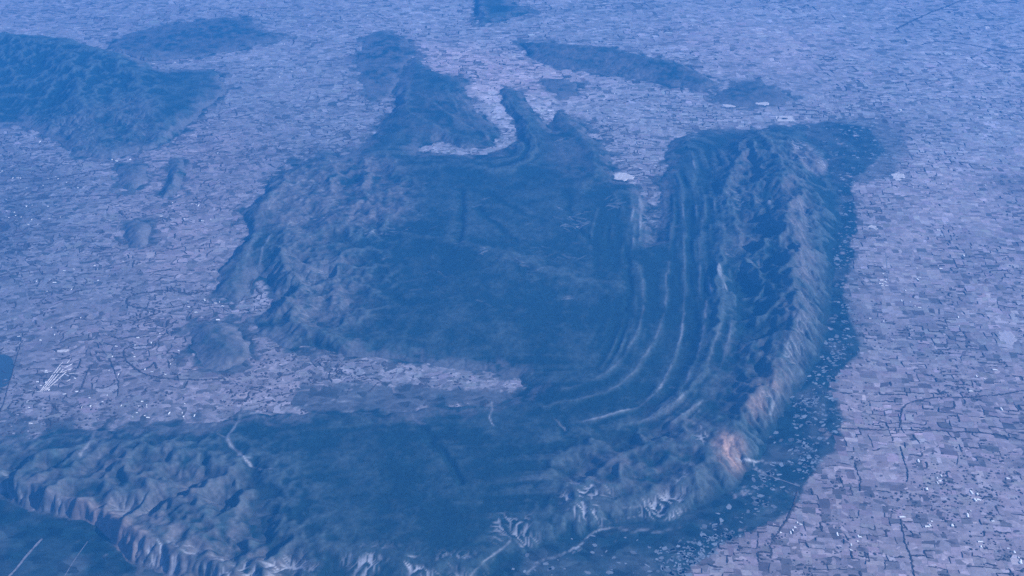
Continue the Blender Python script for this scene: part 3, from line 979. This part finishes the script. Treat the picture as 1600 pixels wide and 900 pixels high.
all_stuff = []
cand = []
for zi, (X, Y, mx_, my_, ss) in enumerate((ZR, ZL, ZF)):
    col = crop_colours(mx_, my_, ss)
    u = RNG.random(len(X))
    inscrub = ss > 0.5
    keep = np.where(inscrub, u < 0.0, u < (0.78 if zi == 0 else 0.5))
    # leave the works, ponds and bare pads clear
    qx, qy = to_px(mx_, my_, 0)
    for (ax, ay, bx, by) in ((40, 548, 135, 622), (-40, 545, 30, 612)):
        keep &= ~((qx > ax) & (qx < bx) & (qy > ay) & (qy < by))
    X, Y, col, mx_, my_ = X[keep], Y[keep], col[keep], mx_[keep], my_[keep]
    qx, qy = to_px(X, Y, 0)
    wpx, hpx = qx.max(1) - qx.min(1), qy.max(1) - qy.min(1)
    inside = (qx.min(1) > 2) & (qx.max(1) < 1598) & (qy.max(1) < 898) & (qy.min(1) > 2)
    for i in range(len(X)):
        cand.append((float(wpx[i] * hpx[i]) if inside[i] else 0.0, X[i], Y[i], col[i], 0.5 + 0.25 * zi))
# clearings in the scrub: small, bright and ragged, thickest toward the farmed plain
clear_c = []
for _ in range(26000):
    qx_, qy_ = random.uniform(620, 1440), random.uniform(170, 900)
    x_, y_ = P(qx_, qy_)
    hh_, ss_ = height_at(np.array([x_]), np.array([y_]))
    if hh_[0] > -1 or ss_[0] < 0.5 or (qx_ < 1190 and qy_ < 0.5 * (1240 - qx_) + 560):
        continue
    near_edge = min(float(height_at(np.array([x_ + ox]), np.array([y_ + oy]))[1][0]) for ox, oy in ((420, 0), (300, -300), (0, -420), (750, 0))) < 0.4
    if random.random() > (0.95 if near_edge or qx_ > 1290 else 0.10) * (0.55 + 0.9 * float(fbm(np.array([x_]), np.array([y_]), 500, 3, 161)[0])):
        continue
    clear_c.append((x_, y_))
for x_, y_ in clear_c:
    r_ = 12 + 46 * random.random() ** 1.6
    el, a0 = random.uniform(0.3, 0.9), random.gauss(0.1, 0.5)
    th = np.arange(8) * math.pi / 4
    rr_ = r_ * RNG.uniform(0.55, 1.25, 8)
    lx, ly = rr_ * np.cos(th), rr_ * np.sin(th) * el
    col_ = np.array([0.13, 0.155, 0.19]) * random.uniform(0.5, 1.35)
    cand.append((0.0, x_ + lx * math.cos(a0) - ly * math.sin(a0), y_ + lx * math.sin(a0) + ly * math.cos(a0), col_, 1.3))
# odd dark and pale plots of no regular shape
for _ in range(16000):
    qx_, qy_ = random.uniform(-60, 1660), 905 * random.random() ** 0.8 - 5
    x_, y_ = P(qx_, qy_)
    hh_, ss_ = height_at(np.array([x_]), np.array([y_]))
    if hh_[0] > -1 or ss_[0] > 0.6 or (36 < qx_ < 135 and 545 < qy_ < 622):
        continue
    if qx_ > 1000 and random.random() < 0.5:
        continue
    r_ = (10 + 44 * random.random() ** 2.2) * (1 + 0.4 * (qy_ < 200))
    el, a0 = random.uniform(0.3, 0.9), random.gauss(0.12 if qx_ < 1000 else -0.08, 0.45)
    th = np.arange(8) * math.pi / 4
    rr_ = r_ * RNG.uniform(0.5, 1.35, 8)
    lx, ly = rr_ * np.cos(th) * 1.25, rr_ * np.sin(th) * el
    g_ = random.choice((0.40, 0.5, 0.6, 0.72, 1.3, 1.5))
    cand.append((0.0, x_ + lx * math.cos(a0) - ly * math.sin(a0), y_ + lx * math.sin(a0) + ly * math.cos(a0), soil_at(np.array([x_]), np.array([y_]))[0] * g_, 1.5 + 0.4 * random.random()))
cand.sort(key=lambda t: -t[0])
ff8, fs8 = prism_faces(8)
for a_, X, Y, col, z in cand[:300]:
    cx, cy = float(X.mean()), float(Y.mean())
    v = [(X[i] - cx, Y[i] - cy, z + 0.5) for i in range(8)] + [(X[i] - cx, Y[i] - cy, -0.2) for i in range(8)]
    me = mesh_np("field", v, ff8, fs8, M_FIELD)
    at = me.attributes.new("crop", 'FLOAT_COLOR', 'FACE')
    at.data.foreach_set("color", np.tile(np.array([*col, 1], np.float32), 9))
    o = link("field", me, plain)
    o.location = (cx, cy, 0)
rest = cand[300:]
VX = np.array([t[1] for t in rest])
VY = np.array([t[2] for t in rest])
VZ = np.repeat(np.array([t[4] for t in rest])[:, None], 8, 1)
verts = np.stack([VX, VY, VZ], 2).reshape(-1, 3)
me = mesh_np("field_patchwork", verts, np.arange(len(verts)), np.full(len(rest), 8), M_FIELD)
at = me.attributes.new("crop", 'FLOAT_COLOR', 'FACE')
cc = np.ones((len(rest), 4), np.float32)
cc[:, :3] = np.array([t[3] for t in rest])
at.data.foreach_set("color", cc.ravel())
link("field_patchwork", me, plain, kind="stuff", label="patchwork of smaller pale and dark fields")
print("fields", len(cand), round(time.time() - T0, 1))

# ------------------------------------------------------------------ hedgerows: dark bushy strips along field edges
def belt_verts(pts, width, height, step=22.0, jitter=0.5, wobble=0.0):
    """bumpy hump along a line: five points across, uneven top and sides"""
    p = np.asarray(pts, float)[:, :2]
    seg = np.hypot(*np.diff(p, axis=0).T)
    s = np.concatenate([[0], np.cumsum(seg)])
    n = max(2, int(s[-1] / step) + 1)
    t = np.linspace(0, s[-1], n)
    x, y = np.interp(t, s, p[:, 0]), np.interp(t, s, p[:, 1])
    if wobble:
        x = x + wobble * RNG.uniform(-1, 1, n)
        y = y + wobble * RNG.uniform(-1, 1, n)
    tx, ty = np.gradient(x), np.gradient(y)
    l = np.hypot(tx, ty) + 1e-6
    nx_, ny_ = -ty / l, tx / l
    V = np.empty((n, 5, 3))
    wl = width * 0.5 * (1 + jitter * RNG.uniform(-1, 1, n))
    wr = width * 0.5 * (1 + jitter * RNG.uniform(-1, 1, n))
    hh = height * (1 + 0.6 * jitter * RNG.uniform(-1, 1, n))
    wl[[0, -1]] *= 0.5
    wr[[0, -1]] *= 0.5
    for k, (off, z) in enumerate(((-1, 0), (-0.75, 0.75), (0, 1), (0.75, 0.75), (1, 0))):
        ww = wl if off < 0 else wr
        V[:, k, 0] = x + nx_ * off * ww
        V[:, k, 1] = y + ny_ * off * ww
        V[:, k, 2] = z * hh * (1 + 0.25 * RNG.uniform(-1, 1, n)) if z else -0.3
    F = []
    for i in range(n - 1):
        for k in range(4):
            F.append((i * 5 + k, i * 5 + k + 1, (i + 1) * 5 + k + 1, (i + 1) * 5 + k))
    F.append((0, 1, 2, 3))
    F.append((n * 5 - 1, n * 5 - 2, n * 5 - 3, n * 5 - 4))
    return V.reshape(-1, 3), F


def place_name(qx, qy):
    if qx > 1000:
        if qy > 780:
            return "on the lower right plain below the bright farm sheds" if qx > 1330 else "on the lower right plain close to the scrub"
        if qy > 690:
            return "on the right plain under the long level tree belt"
        if qy > 600:
            return "on the right plain about the hooked tree belt"
        if qy > 430:
            return "on the right plain about the rounded pale pad"
        return "on the right plain beside the upper end of the scrub"
    if qy > 590:
        return "on the left plain between the works and the south plateau" if qx < 380 else "in the south valley of the massif"
    if qy > 520:
        return "on the left plain around the pale works" if qx < 280 else "in the bay west of the south valley"
    if qy > 400:
        return "on the left plain about the looping stream belt"
    return "on the upper left plain among the small hills"


hedges = []
for zi, (X, Y, mx_, my_, ss) in enumerate((ZR, ZL, ZF)):
    dens = fbm(mx_, my_, 1100, 3, 171)
    for i in range(len(X)):
        if ss[i] > 0.5:
            continue
        p_ = (0.20, 0.30, 0.14)[zi] + 0.7 * dens[i]
        if random.random() < p_:
            e = random.choice((0, 0, 2, 4, 4, 6))
            idx = [e, e + 1, (e + 2) % 8]
            if random.random() < 0.3:
                idx += [(e + 3) % 8, (e + 4) % 8]
            hedges.append(((X[i, idx], Y[i, idx]), (6 + 26 * random.random() ** 1.8) * (1.0, 1.15, 1.5)[zi], random.uniform(5, 10)))
sized = []
for (hx, hy), wd, ht in hedges:
    qx, qy = to_px(hx, hy, 0)
    vis = 8 < qx.min() and qx.max() < 1592 and qy.max() < 892 and qy.min() > 4
    sized.append((((qx.max() - qx.min()) + (qy.max() - qy.min())) * wd / hy.mean() if vis else 0.0, hx, hy, wd, ht))
sized.sort(key=lambda t: -t[0])
SV, SF, base_i = [], [], 0
N_HEDGE = 250
for k, (a_, hx, hy, wd, ht) in enumerate(sized):
    V, F = belt_verts(np.stack([hx, hy], 1), wd, ht, 24.0 if k < N_HEDGE else 38.0, 0.85, 6.0)
    if k < N_HEDGE:
        cx, cy = V[:, 0].mean(), V[:, 1].mean()
        V[:, 0] -= cx
        V[:, 1] -= cy
        me = mesh_np("hedgerow", V, np.concatenate(F), [len(f) for f in F], M_TREES)
        qx, qy = to_px(cx, cy, 0)
        where = place_name(float(qx), float(qy))
        o = link("hedgerow", me, label="dark hedgerow " + where, category="hedgerow", group="hedgerows " + where)
        o.location = (cx, cy, 0)
    else:
        SV.append(V)
        SF += [tuple(i + base_i for i in f) for f in F]
        base_i += len(V)
me = mesh_np("hedgerow_thicket", np.concatenate(SV), np.concatenate([np.array(f) for f in SF]), [len(f) for f in SF], M_TREES)
link("hedgerow_thicket", me, kind="stuff", label="countless thin dark hedgerows between the farther fields", category="hedgerows")
print("hedges", len(sized), len(SF), round(time.time() - T0, 1))

# ------------------------------------------------------------------ clumps of trees and bushes on the plain
def clump_verts(x, y, r, h):
    n = 6
    th = np.arange(n) * 2 * math.pi / n + random.random()
    r0 = r * RNG.uniform(0.65, 1.25, n)
    r1 = r0 * RNG.uniform(0.6, 0.85, n)
    V = [(x + r0[i] * math.cos(th[i]), y + r0[i] * math.sin(th[i]), -0.3) for i in range(n)]
    V += [(x + r1[i] * math.cos(th[i]), y + r1[i] * math.sin(th[i]), h * random.uniform(0.6, 0.95)) for i in range(n)]
    V.append((x, y, h))
    F = []
    for i in range(n):
        j = (i + 1) % n
        F.append((i, j, n + j, n + i))
        F.append((n + i, n + j, 2 * n))
    return V, F


clumps = []
for _ in range(30000):
    qx_, qy_ = random.uniform(-60, 1660), 905 * random.random() ** 0.85 - 5
    x_, y_ = P(qx_, qy_)
    dn = float(fbm(np.array([x_]), np.array([y_]), 800, 4, 191)[0])
    hh_, ss_ = height_at(np.array([x_]), np.array([y_]))
    if hh_[0] > -1 or ss_[0] > 0.6 or (36 < qx_ < 135 and 545 < qy_ < 622):
        continue
    if random.random() < (-0.06 if qx_ > 1000 else 0.26) + 1.5 * dn:
        k_ = random.choice((1, 1, 1, 2, 3))
        for q_ in range(k_):
            clumps.append((x_ + random.gauss(0, 26) * (k_ > 1), y_ + random.gauss(0, 26) * (k_ > 1), (6 + 20 * random.random() ** 1.7) * (1.0 if qx_ > 1000 else 1.15), random.uniform(5, 10), qx_, qy_))
clumps.sort(key=lambda t: -t[2] * t[5] * (1 if 8 < t[4] < 1592 and 5 < t[5] < 892 else 0))
SV, SF, base_i = [], [], 0
for k, (x_, y_, r_, h_, qx_, qy_) in enumerate(clumps):
    if k < 200:
        V, F = clump_verts(0, 0, r_, h_)
        me = mesh_np("tree_clump", V, np.concatenate([np.array(f) for f in F]), [len(f) for f in F], M_TREES)
        where = place_name(qx_, qy_)
        o = link("tree_clump", me, label="dark clump of trees " + where, category="trees", group="tree clumps " + where)
        o.location = (x_, y_, 0)
    else:
        V, F = clump_verts(x_, y_, r_, h_)
        SV.append(np.array(V))
        SF += [tuple(i + base_i for i in f) for f in F]
        base_i += len(V)
me = mesh_np("bush_scatter", np.concatenate(SV), np.concatenate([np.array(f) for f in SF]), [len(f) for f in SF], M_TREES)
link("bush_scatter", me, kind="stuff", label="countless dark bushes dotted over the farther plain", category="bushes")
print("clumps", len(clumps), round(time.time() - T0, 1))

# ------------------------------------------------------------------ long tree belts, tracks and streams
def jitter_line(pts, amp, n=3):
    L = smooth_line(np.array([P(*p) for p in pts]), n)
    x, y = L[:, 0], L[:, 1]
    return np.stack([x + amp * fbm(x, y, 260, 3, 181), y + amp * fbm(x, y, 260, 3, 186)], 1)


def tree_belt(pts, width, label, amp=25, height=9):
    V, F = belt_verts(jitter_line(pts, amp), width * 1.1, height, 24.0, 0.95, 8.0)
    me = mesh_np("tree_belt", V, np.concatenate(F), [len(f) for f in F], M_TREES)
    link("tree_belt", me, label=label, category="tree belt", group="long tree belts on the plains")


def track(name, pts, width, label, amp=12, mat=None):
    L = jitter_line(pts, amp)
    t = np.gradient(L, axis=0)
    l = np.hypot(t[:, 0], t[:, 1])[:, None] + 1e-6
    nrm = np.stack([-t[:, 1], t[:, 0]], 1) / l
    wv_ = width * 0.5 * (1 + 0.25 * RNG.uniform(-1, 1, (len(L), 1)))
    a, b_ = L + nrm * wv_, L - nrm * wv_
    z = np.full((len(L), 1), 1.6)
    V = np.concatenate([np.hstack([a, z]), np.hstack([b_, z])])
    n = len(L)
    F = [(n + i, n + i + 1, i + 1, i) for i in range(n - 1)]
    me = mesh_np(name, V, np.concatenate(F), [4] * len(F), mat or M_TRACK)
    link(name, me, kind="structure", label=label)


tree_belt([(1406, 668), (1407, 650), (1409, 637), (1429, 625), (1466, 620), (1533, 622), (1600, 610), (1660, 604)], 20, "dark tree belt that bends like a hook across the right plain")
tree_belt([(1408, 697), (1416, 730), (1418, 753)], 18, "short dark tree belt below the hooked one on the right plain")
tree_belt([(1409, 812), (1413, 843), (1423, 867), (1431, 905), (1436, 960)], 20, "dark tree belt leaving the picture at the bottom of the right plain")
tree_belt([(1313, 668), (1370, 673), (1466, 672), (1540, 677), (1600, 688), (1660, 698)], 18, "long level dark tree belt crossing the right plain from the scrub edge")
tree_belt([(1400, 46), (1430, 30), (1470, 13), (1512, -2), (1550, -14)], 42, "broad dark slanting tree belt in the upper right corner", 40, 12)
tree_belt([(1246, 768), (1238, 795), (1218, 832), (1208, 842)], 24, "dark tree belt hugging the scrub edge near the lower right fields")
tree_belt([(1335, 722), (1345, 748), (1344, 768)], 16, "short curved dark belt of trees close to the scrub's lower edge")
tree_belt([(333, 453), (290, 460), (260, 452), (233, 457), (207, 460), (195, 470), (207, 480), (240, 483), (257, 487), (230, 496), (213, 500), (207, 508)], 30, "looping dark stream belt in the middle of the left plain", 30)
tree_belt([(235, 540), (205, 541), (192, 547), (193, 557), (213, 577), (230, 587), (265, 592), (300, 594), (350, 592)], 26, "dark stream belt curling past the lobed hill on the left plain", 25)
tree_belt([(-20, 322), (30, 312), (67, 308), (120, 306), (190, 305)], 30, "straight dark belt near the left edge of the plain", 30)
tree_belt([(-20, 290), (60, 284), (120, 272), (180, 262)], 28, "dark belt running up to the left hill of the small pair", 30)
tree_belt([(36, 520), (33, 535), (26, 560), (20, 580), (12, 605), (0, 650), (-10, 680)], 9, "dark belt beside the pond at the left edge", 15)
tree_belt([(172, 560), (180, 580), (186, 600), (184, 618)], 18, "short upright dark belt right of the pale works", 15)
tree_belt([(145, 570), (135, 585), (128, 605), (118, 620)], 18, "slanting dark belt directly right of the pale works", 15)
tree_belt([(366, 474), (380, 470), (390, 450), (398, 432)], 20, "curved dark belt along the foot of the massif's western lobe", 15)
tree_belt([(500, 345), (530, 350), (555, 352)], 22, "short dark belt among the western slopes of the massif", 10)
tree_belt([(1440, 70), (1480, 62), (1560, 80), (1600, 84)], 34, "faint dark belt across the far right plain", 40)
track("dirt_road", [(20, 372), (30, 417), (42, 460), (50, 490)], 24, "pale dirt road on the left plain")
track("dirt_road", [(10, 905), (28, 885), (48, 862), (66, 842)], 30, "broad pale dirt road below the near ridge")
track("dirt_road", [(98, 905), (116, 875), (137, 846)], 9, "narrow straight pale path below the near ridge", 3)
track("dirt_road", [(1384, 395), (1386, 420), (1388, 440)], 14, "short upright pale track on the right plain", 3)
track("dirt_road", [(1160, 726), (1205, 745), (1250, 760)], 12, "pale track through the scrub under the red knoll", 10)

# dark pond on the left edge
w_ = [P(*p) for p in [(-40, 556), (4, 553), (20, 558), (22, 578), (15, 600), (4, 606), (-40, 608)]]
w_ = smooth_line(np.array(w_ + w_[:1]), 2)[:-1]
me = mesh_np("pond", np.hstack([w_, np.full((len(w_), 1), 1.2)])[::-1], np.arange(len(w_)), [len(w_)], M_POND)
link("pond", me, kind="structure", label="dark blue pond cut by the left edge of the picture")

# ------------------------------------------------------------------ pale pads and quarries
def heap(name, pts, label, cat, height=6.0, mat=None, group=None):
    """flat-topped bank with sloping, uneven sides"""
    L = np.array([P(*p) for p in pts])
    L = smooth_line(np.vstack([L, L[:1]]), 2)[:-1]
    c0 = L.mean(0)
    L = c0 + (L - c0) * RNG.uniform(0.72, 1.12, (len(L), 1))
    ar = sum(L[i, 0] * L[(i + 1) % len(L), 1] - L[(i + 1) % len(L), 0] * L[i, 1] for i in range(len(L)))
    if ar < 0:
        L = L[::-1]
    h0 = max(0.0, float(height_at(c0[:1], c0[1:])[0][0]))
    n = len(L)
    V = []
    for f, z in ((1.0, -1.0), (0.93, height * 0.7), (0.8, height), (0.45, height * 0.75)):
        for p in L:
            q = c0 + (p - c0) * f
            V.append((q[0] - c0[0], q[1] - c0[1], z + (random.uniform(-0.2, 0.2) * height if z > 0 else 0)))
    V.append((0, 0, height * 0.8))
    F = []
    for r in range(3):
        for i in range(n):
            j = (i + 1) % n
            F.append((r * n + i, r * n + j, (r + 1) * n + j, (r + 1) * n + i))
    for i in range(n):
        F.append((3 * n + i, 3 * n + (i + 1) % n, 4 * n))
    me = mesh_np(name, V, np.concatenate([np.array(f) for f in F]), [len(f) for f in F], mat or M_PALE)
    o = link(name, me, label=label, category=cat)
    o.location = (c0[0], c0[1], h0)
    if group:
        o["group"] = group
    return o


heap("bare_pad", [(957, 272), (972, 268), (990, 273), (992, 280), (972, 284), (958, 281)], "whitish bare pad at the mouth of the massif's northern bay", "bare ground", 8)
heap("bare_pad", [(1128, 163), (1150, 162), (1153, 167), (1132, 168)], "small pale pad under the flat grey hill, the left one of two", "bare ground", 6)
heap("bare_pad", [(1177, 160), (1200, 160), (1203, 167), (1180, 165)], "small pale pad under the flat grey hill, the right one of two", "bare ground", 6)
heap("bare_pad", [(1391, 272), (1402, 268), (1414, 271), (1413, 281), (1398, 283)], "pale pinkish pad at the tip of the scrub on the right", "bare ground", 6)
heap("bare_pad", [(1558, 518), (1576, 515), (1590, 526), (1588, 538), (1574, 541), (1560, 532)], "rounded pale pad near the right edge of the plain", "bare ground", 5, plain_mat("pale_soil", (0.33, 0.31, 0.36)))
heap("bare_pad", [(1353, 355), (1358, 351), (1367, 352), (1374, 358), (1369, 359), (1360, 356)], "small white arc-shaped bank on the plain beside the right scrub", "bank", 6)
heap("bare_pad", [(82, 549), (95, 546), (108, 545), (110, 549), (96, 551)], "pale triangular patch just above the pale works", "bare ground", 5)
heap("bare_pad", [(1538, 41), (1545, 40), (1548, 45), (1540, 46)], "tiny pale pad in the far upper right", "bare ground", 5)

# walled white yard north-east of the ridge
yard = bpy.data.objects.new("walled_yard", None)
sc.collection.objects.link(yard)
yx, yy = P(1227, 186)
yard.location = (yx, yy, 0)
yard["label"] = "white walled yard with a dark shed at the north end of the right ridge"
yard["category"] = "yard"


def box_mesh(name, x0, y0, z0, x1, y1, z1, mat):
    v = [(x0, y0, z0), (x1, y0, z0), (x1, y1, z0), (x0, y1, z0), (x0, y0, z1), (x1, y0, z1), (x1, y1, z1), (x0, y1, z1)]
    f = [(0, 3, 2, 1), (4, 5, 6, 7), (0, 1, 5, 4), (1, 2, 6, 5), (2, 3, 7, 6), (3, 0, 4, 7)]
    return mesh_np(name, v, np.concatenate(f), [4] * 6, mat)


link("paved_yard", box_mesh("paved_yard", -200, -120, -0.5, 200, 130, 1.5, M_PALE), yard)
link("shed", box_mesh("shed", -60, -20, 1.5, 30, 40, 16, M_TREES), yard)
for (a, b_, c_, d_) in ((-206, -126, 206, -120), (-206, 130, 206, 136), (-206, -119.5, -200, 129.5), (200, -119.5, 206, 129.5)):
    link("yard_wall", box_mesh("yard_wall", a, b_, -0.5, c_, d_, 7, M_ROOF), yard)

# the works on the left plain: long parallel pale banks with side heaps
works = bpy.data.objects.new("spoil_works", None)
sc.collection.objects.link(works)
wx0, wy0 = P(86, 592)
works.location = (wx0, wy0, 0)
works["label"] = "bright works of long parallel white banks on the left plain"
works["category"] = "quarry"


def bank(name, p0, p1, width, height):
    a, b_ = np.array(P(*p0)), np.array(P(*p1))
    V, F = belt_verts(np.stack([a + (b_ - a) * t for t in np.linspace(0, 1, 6)]), width, height, 30.0, 0.3)
    V[:, 0] -= wx0
    V[:, 1] -= wy0
    me = mesh_np(name, V, np.concatenate(F), [len(f) for f in F], M_PALE)
    link(name, me, works)


for k in range(4):
    bank("spoil_bank", (63 + k * 2.7, 611 - 0.2 * k), (91 + k * 4.2 + random.uniform(-2, 2), 572 + k * 2.5), 20, 6)
for p0, p1, wd in (((44, 610), (70, 613), 16), ((104, 568), (111, 560), 16), ((100, 575), (114, 568), 22), ((96, 582), (112, 576), 24), ((100, 584), (108, 588), 22),
                   ((108, 584), (124, 583), 14), ((92, 572), (98, 566), 14), ((84, 602), (90, 600), 18), ((104, 596), (110, 593), 14), ((62, 579), (82, 581), 14), ((78, 561), (96, 561), 12), ((90, 590), (95, 593), 16)):
    bank("spoil_heap", p0, p1, wd, 7)

# ------------------------------------------------------------------ buildings: small, bright roofs
def building_mesh(variant):
    L, W, Hh = ((42, 22, 8), (30, 26, 9), (56, 20, 7), (24, 20, 10))[variant]
    V, F, S = [], [], []

    def box(x0, y0, x1, y1, z0, z1, gable):
        b0 = len(V)
        V.extend([(x0, y0, z0), (x1, y0, z0), (x1, y1, z0), (x0, y1, z0), (x0, y0, z1), (x1, y0, z1), (x1, y1, z1), (x0, y1, z1)])
        for f in ((0, 1, 5, 4), (1, 2, 6, 5), (2, 3, 7, 6), (3, 0, 4, 7)):
            F.append(tuple(b0 + i for i in f))
            S.append(0)
        ym = (y0 + y1) / 2
        e = 1.2
        r0 = len(V)
        V.extend([(x0 - e, y0 - e, z1 - 0.3), (x1 + e, y0 - e, z1 - 0.3), (x1 + e, y1 + e, z1 - 0.3), (x0 - e, y1 + e, z1 - 0.3), (x0 - e, ym, z1 + gable), (x1 + e, ym, z1 + gable)])
        for f in ((0, 1, 5, 4), (2, 3, 4, 5), (1, 2, 5), (3, 0, 4), (3, 2, 1, 0)):
            F.append(tuple(r0 + i for i in f))
            S.append(1)

    box(-L / 2, -W / 2, L / 2, W / 2, -0.3, Hh, 3.5)
    box(L / 2 + 2, -W / 2, L / 2 + 14, W / 6, -0.3, Hh * 0.6, 2.0)
    me = mesh_np("building", V, np.concatenate([np.array(f) for f in F]), [len(f) for f in F], M_WALLS)
    me.materials.append(M_ROOF)
    me.polygons.foreach_set("material_index", np.array(S, np.int32))
    return me


BM = [building_mesh(i) for i in range(4)]
spots = [(1435, 721), (1448, 765), (1518, 770), (1527, 773), (1524, 782), (1528, 781), (1409, 808), (1453, 822), (1448, 823), (1488, 822), (1512, 806), (1574, 748), (1466, 360),
         (1469, 420), (1377, 438), (1383, 441), (1434, 437), (1407, 173), (1554, 578), (1470, 420), (1506, 400), (1260, 185), (1458, 70), (1446, 108), (1500, 85), (1595, 880), (1565, 640),
         (175, 250), (182, 252), (203, 250), (62, 222), (340, 240), (270, 122), (273, 98), (240, 100), (100, 70), (340, 500), (193, 719)]
labels = {(1435, 721): "white building beside the short tree belt below the hooked one", (1409, 808): "white building at the top of the tree belt leaving the bottom edge",
          (1407, 173): "very bright lone building on the far right plain, above the tip of the scrub"}


def put_building(qx, qy, k, lab, grp, s=1.0):
    x, y = P(qx, qy)
    if height_at(np.array([x]), np.array([y]))[0][0] > -1:
        return
    o = link("building", BM[k % 4], label=lab, category="building")
    if grp:
        o["group"] = grp
    o.location = (x, y, 0.9)
    o.rotation_euler = (0, 0, random.choice((0, math.pi / 2)) + random.uniform(-0.2, 0.2))
    o.scale = (s, s, s)


def side(qx):
    return "right" if qx > 1000 else "left"


for k, (qx, qy) in enumerate(spots):
    lab = labels.get((qx, qy))
    put_building(qx, qy, k, lab or "white-roofed building " + place_name(qx, qy), None if lab else "buildings " + place_name(qx, qy), 1.7 if (qx, qy) == (1407, 173) else 1.15)
clusters = [(1465, 750, 14, 9, 6), (1330, 850, 40, 30, 6), (1500, 830, 60, 40, 5), (1385, 440, 14, 8, 6), (1240, 830, 20, 14, 6), (1590, 870, 20, 25, 5), (1560, 600, 40, 40, 3),
            (505, 40, 30, 14, 10), (40, 340, 40, 30, 16), (60, 280, 60, 20, 10), (210, 560, 60, 40, 14), (330, 480, 30, 20, 8), (290, 330, 50, 30, 14), (240, 640, 70, 14, 16), (110, 620, 60, 20, 8),
            (450, 100, 60, 30, 10), (560, 30, 60, 20, 8), (1440, 480, 70, 50, 14), (1500, 250, 70, 60, 10), (1040, 190, 30, 20, 8), (960, 170, 40, 20, 8), (120, 470, 80, 60, 14), (60, 590, 20, 40, 8)]
kk = 0
for cx, cy, rx, ry, n in clusters:
    for _ in range(n):
        qx, qy = random.gauss(cx, rx * 0.6), random.gauss(cy, ry * 0.6)
        if not (3 < qx < 1597 and 3 < qy < 897):
            continue
        kk += 1
        put_building(qx, qy, kk, "white-roofed building " + place_name(qx, qy), "buildings " + place_name(qx, qy), random.uniform(0.55, 0.95))

# ------------------------------------------------------------------ haze: the air between
bx = box_mesh("haze", -B - 2000, -B - 2000, -5.0, B + 2000, B + 2000, ALT + 60, M_TREES)
bx.materials.clear()
hz = bpy.data.materials.new("haze_air")
hz.use_nodes = True
nt = hz.node_tree
nt.nodes.remove(nt.nodes["Principled BSDF"])
pv = nt.nodes.new("ShaderNodeVolumePrincipled")
pv.inputs["Color"].default_value = (*HAZE_COLOR, 1)
pv.inputs["Density"].default_value = HAZE_DENSITY
pv.inputs["Anisotropy"].default_value = 0.0
nt.links.new(pv.outputs["Volume"], nt.nodes["Material Output"].inputs["Volume"])
bx.materials.append(hz)
link("haze", bx, kind="stuff", label="blue haze lying over the whole land", category="haze")
print("built in", round(time.time() - T0, 1), "faces", sum(len(o.data.polygons) for o in sc.objects if o.type == "MESH"), "loops", sum(len(o.data.loops) for o in sc.objects if o.type == "MESH"))
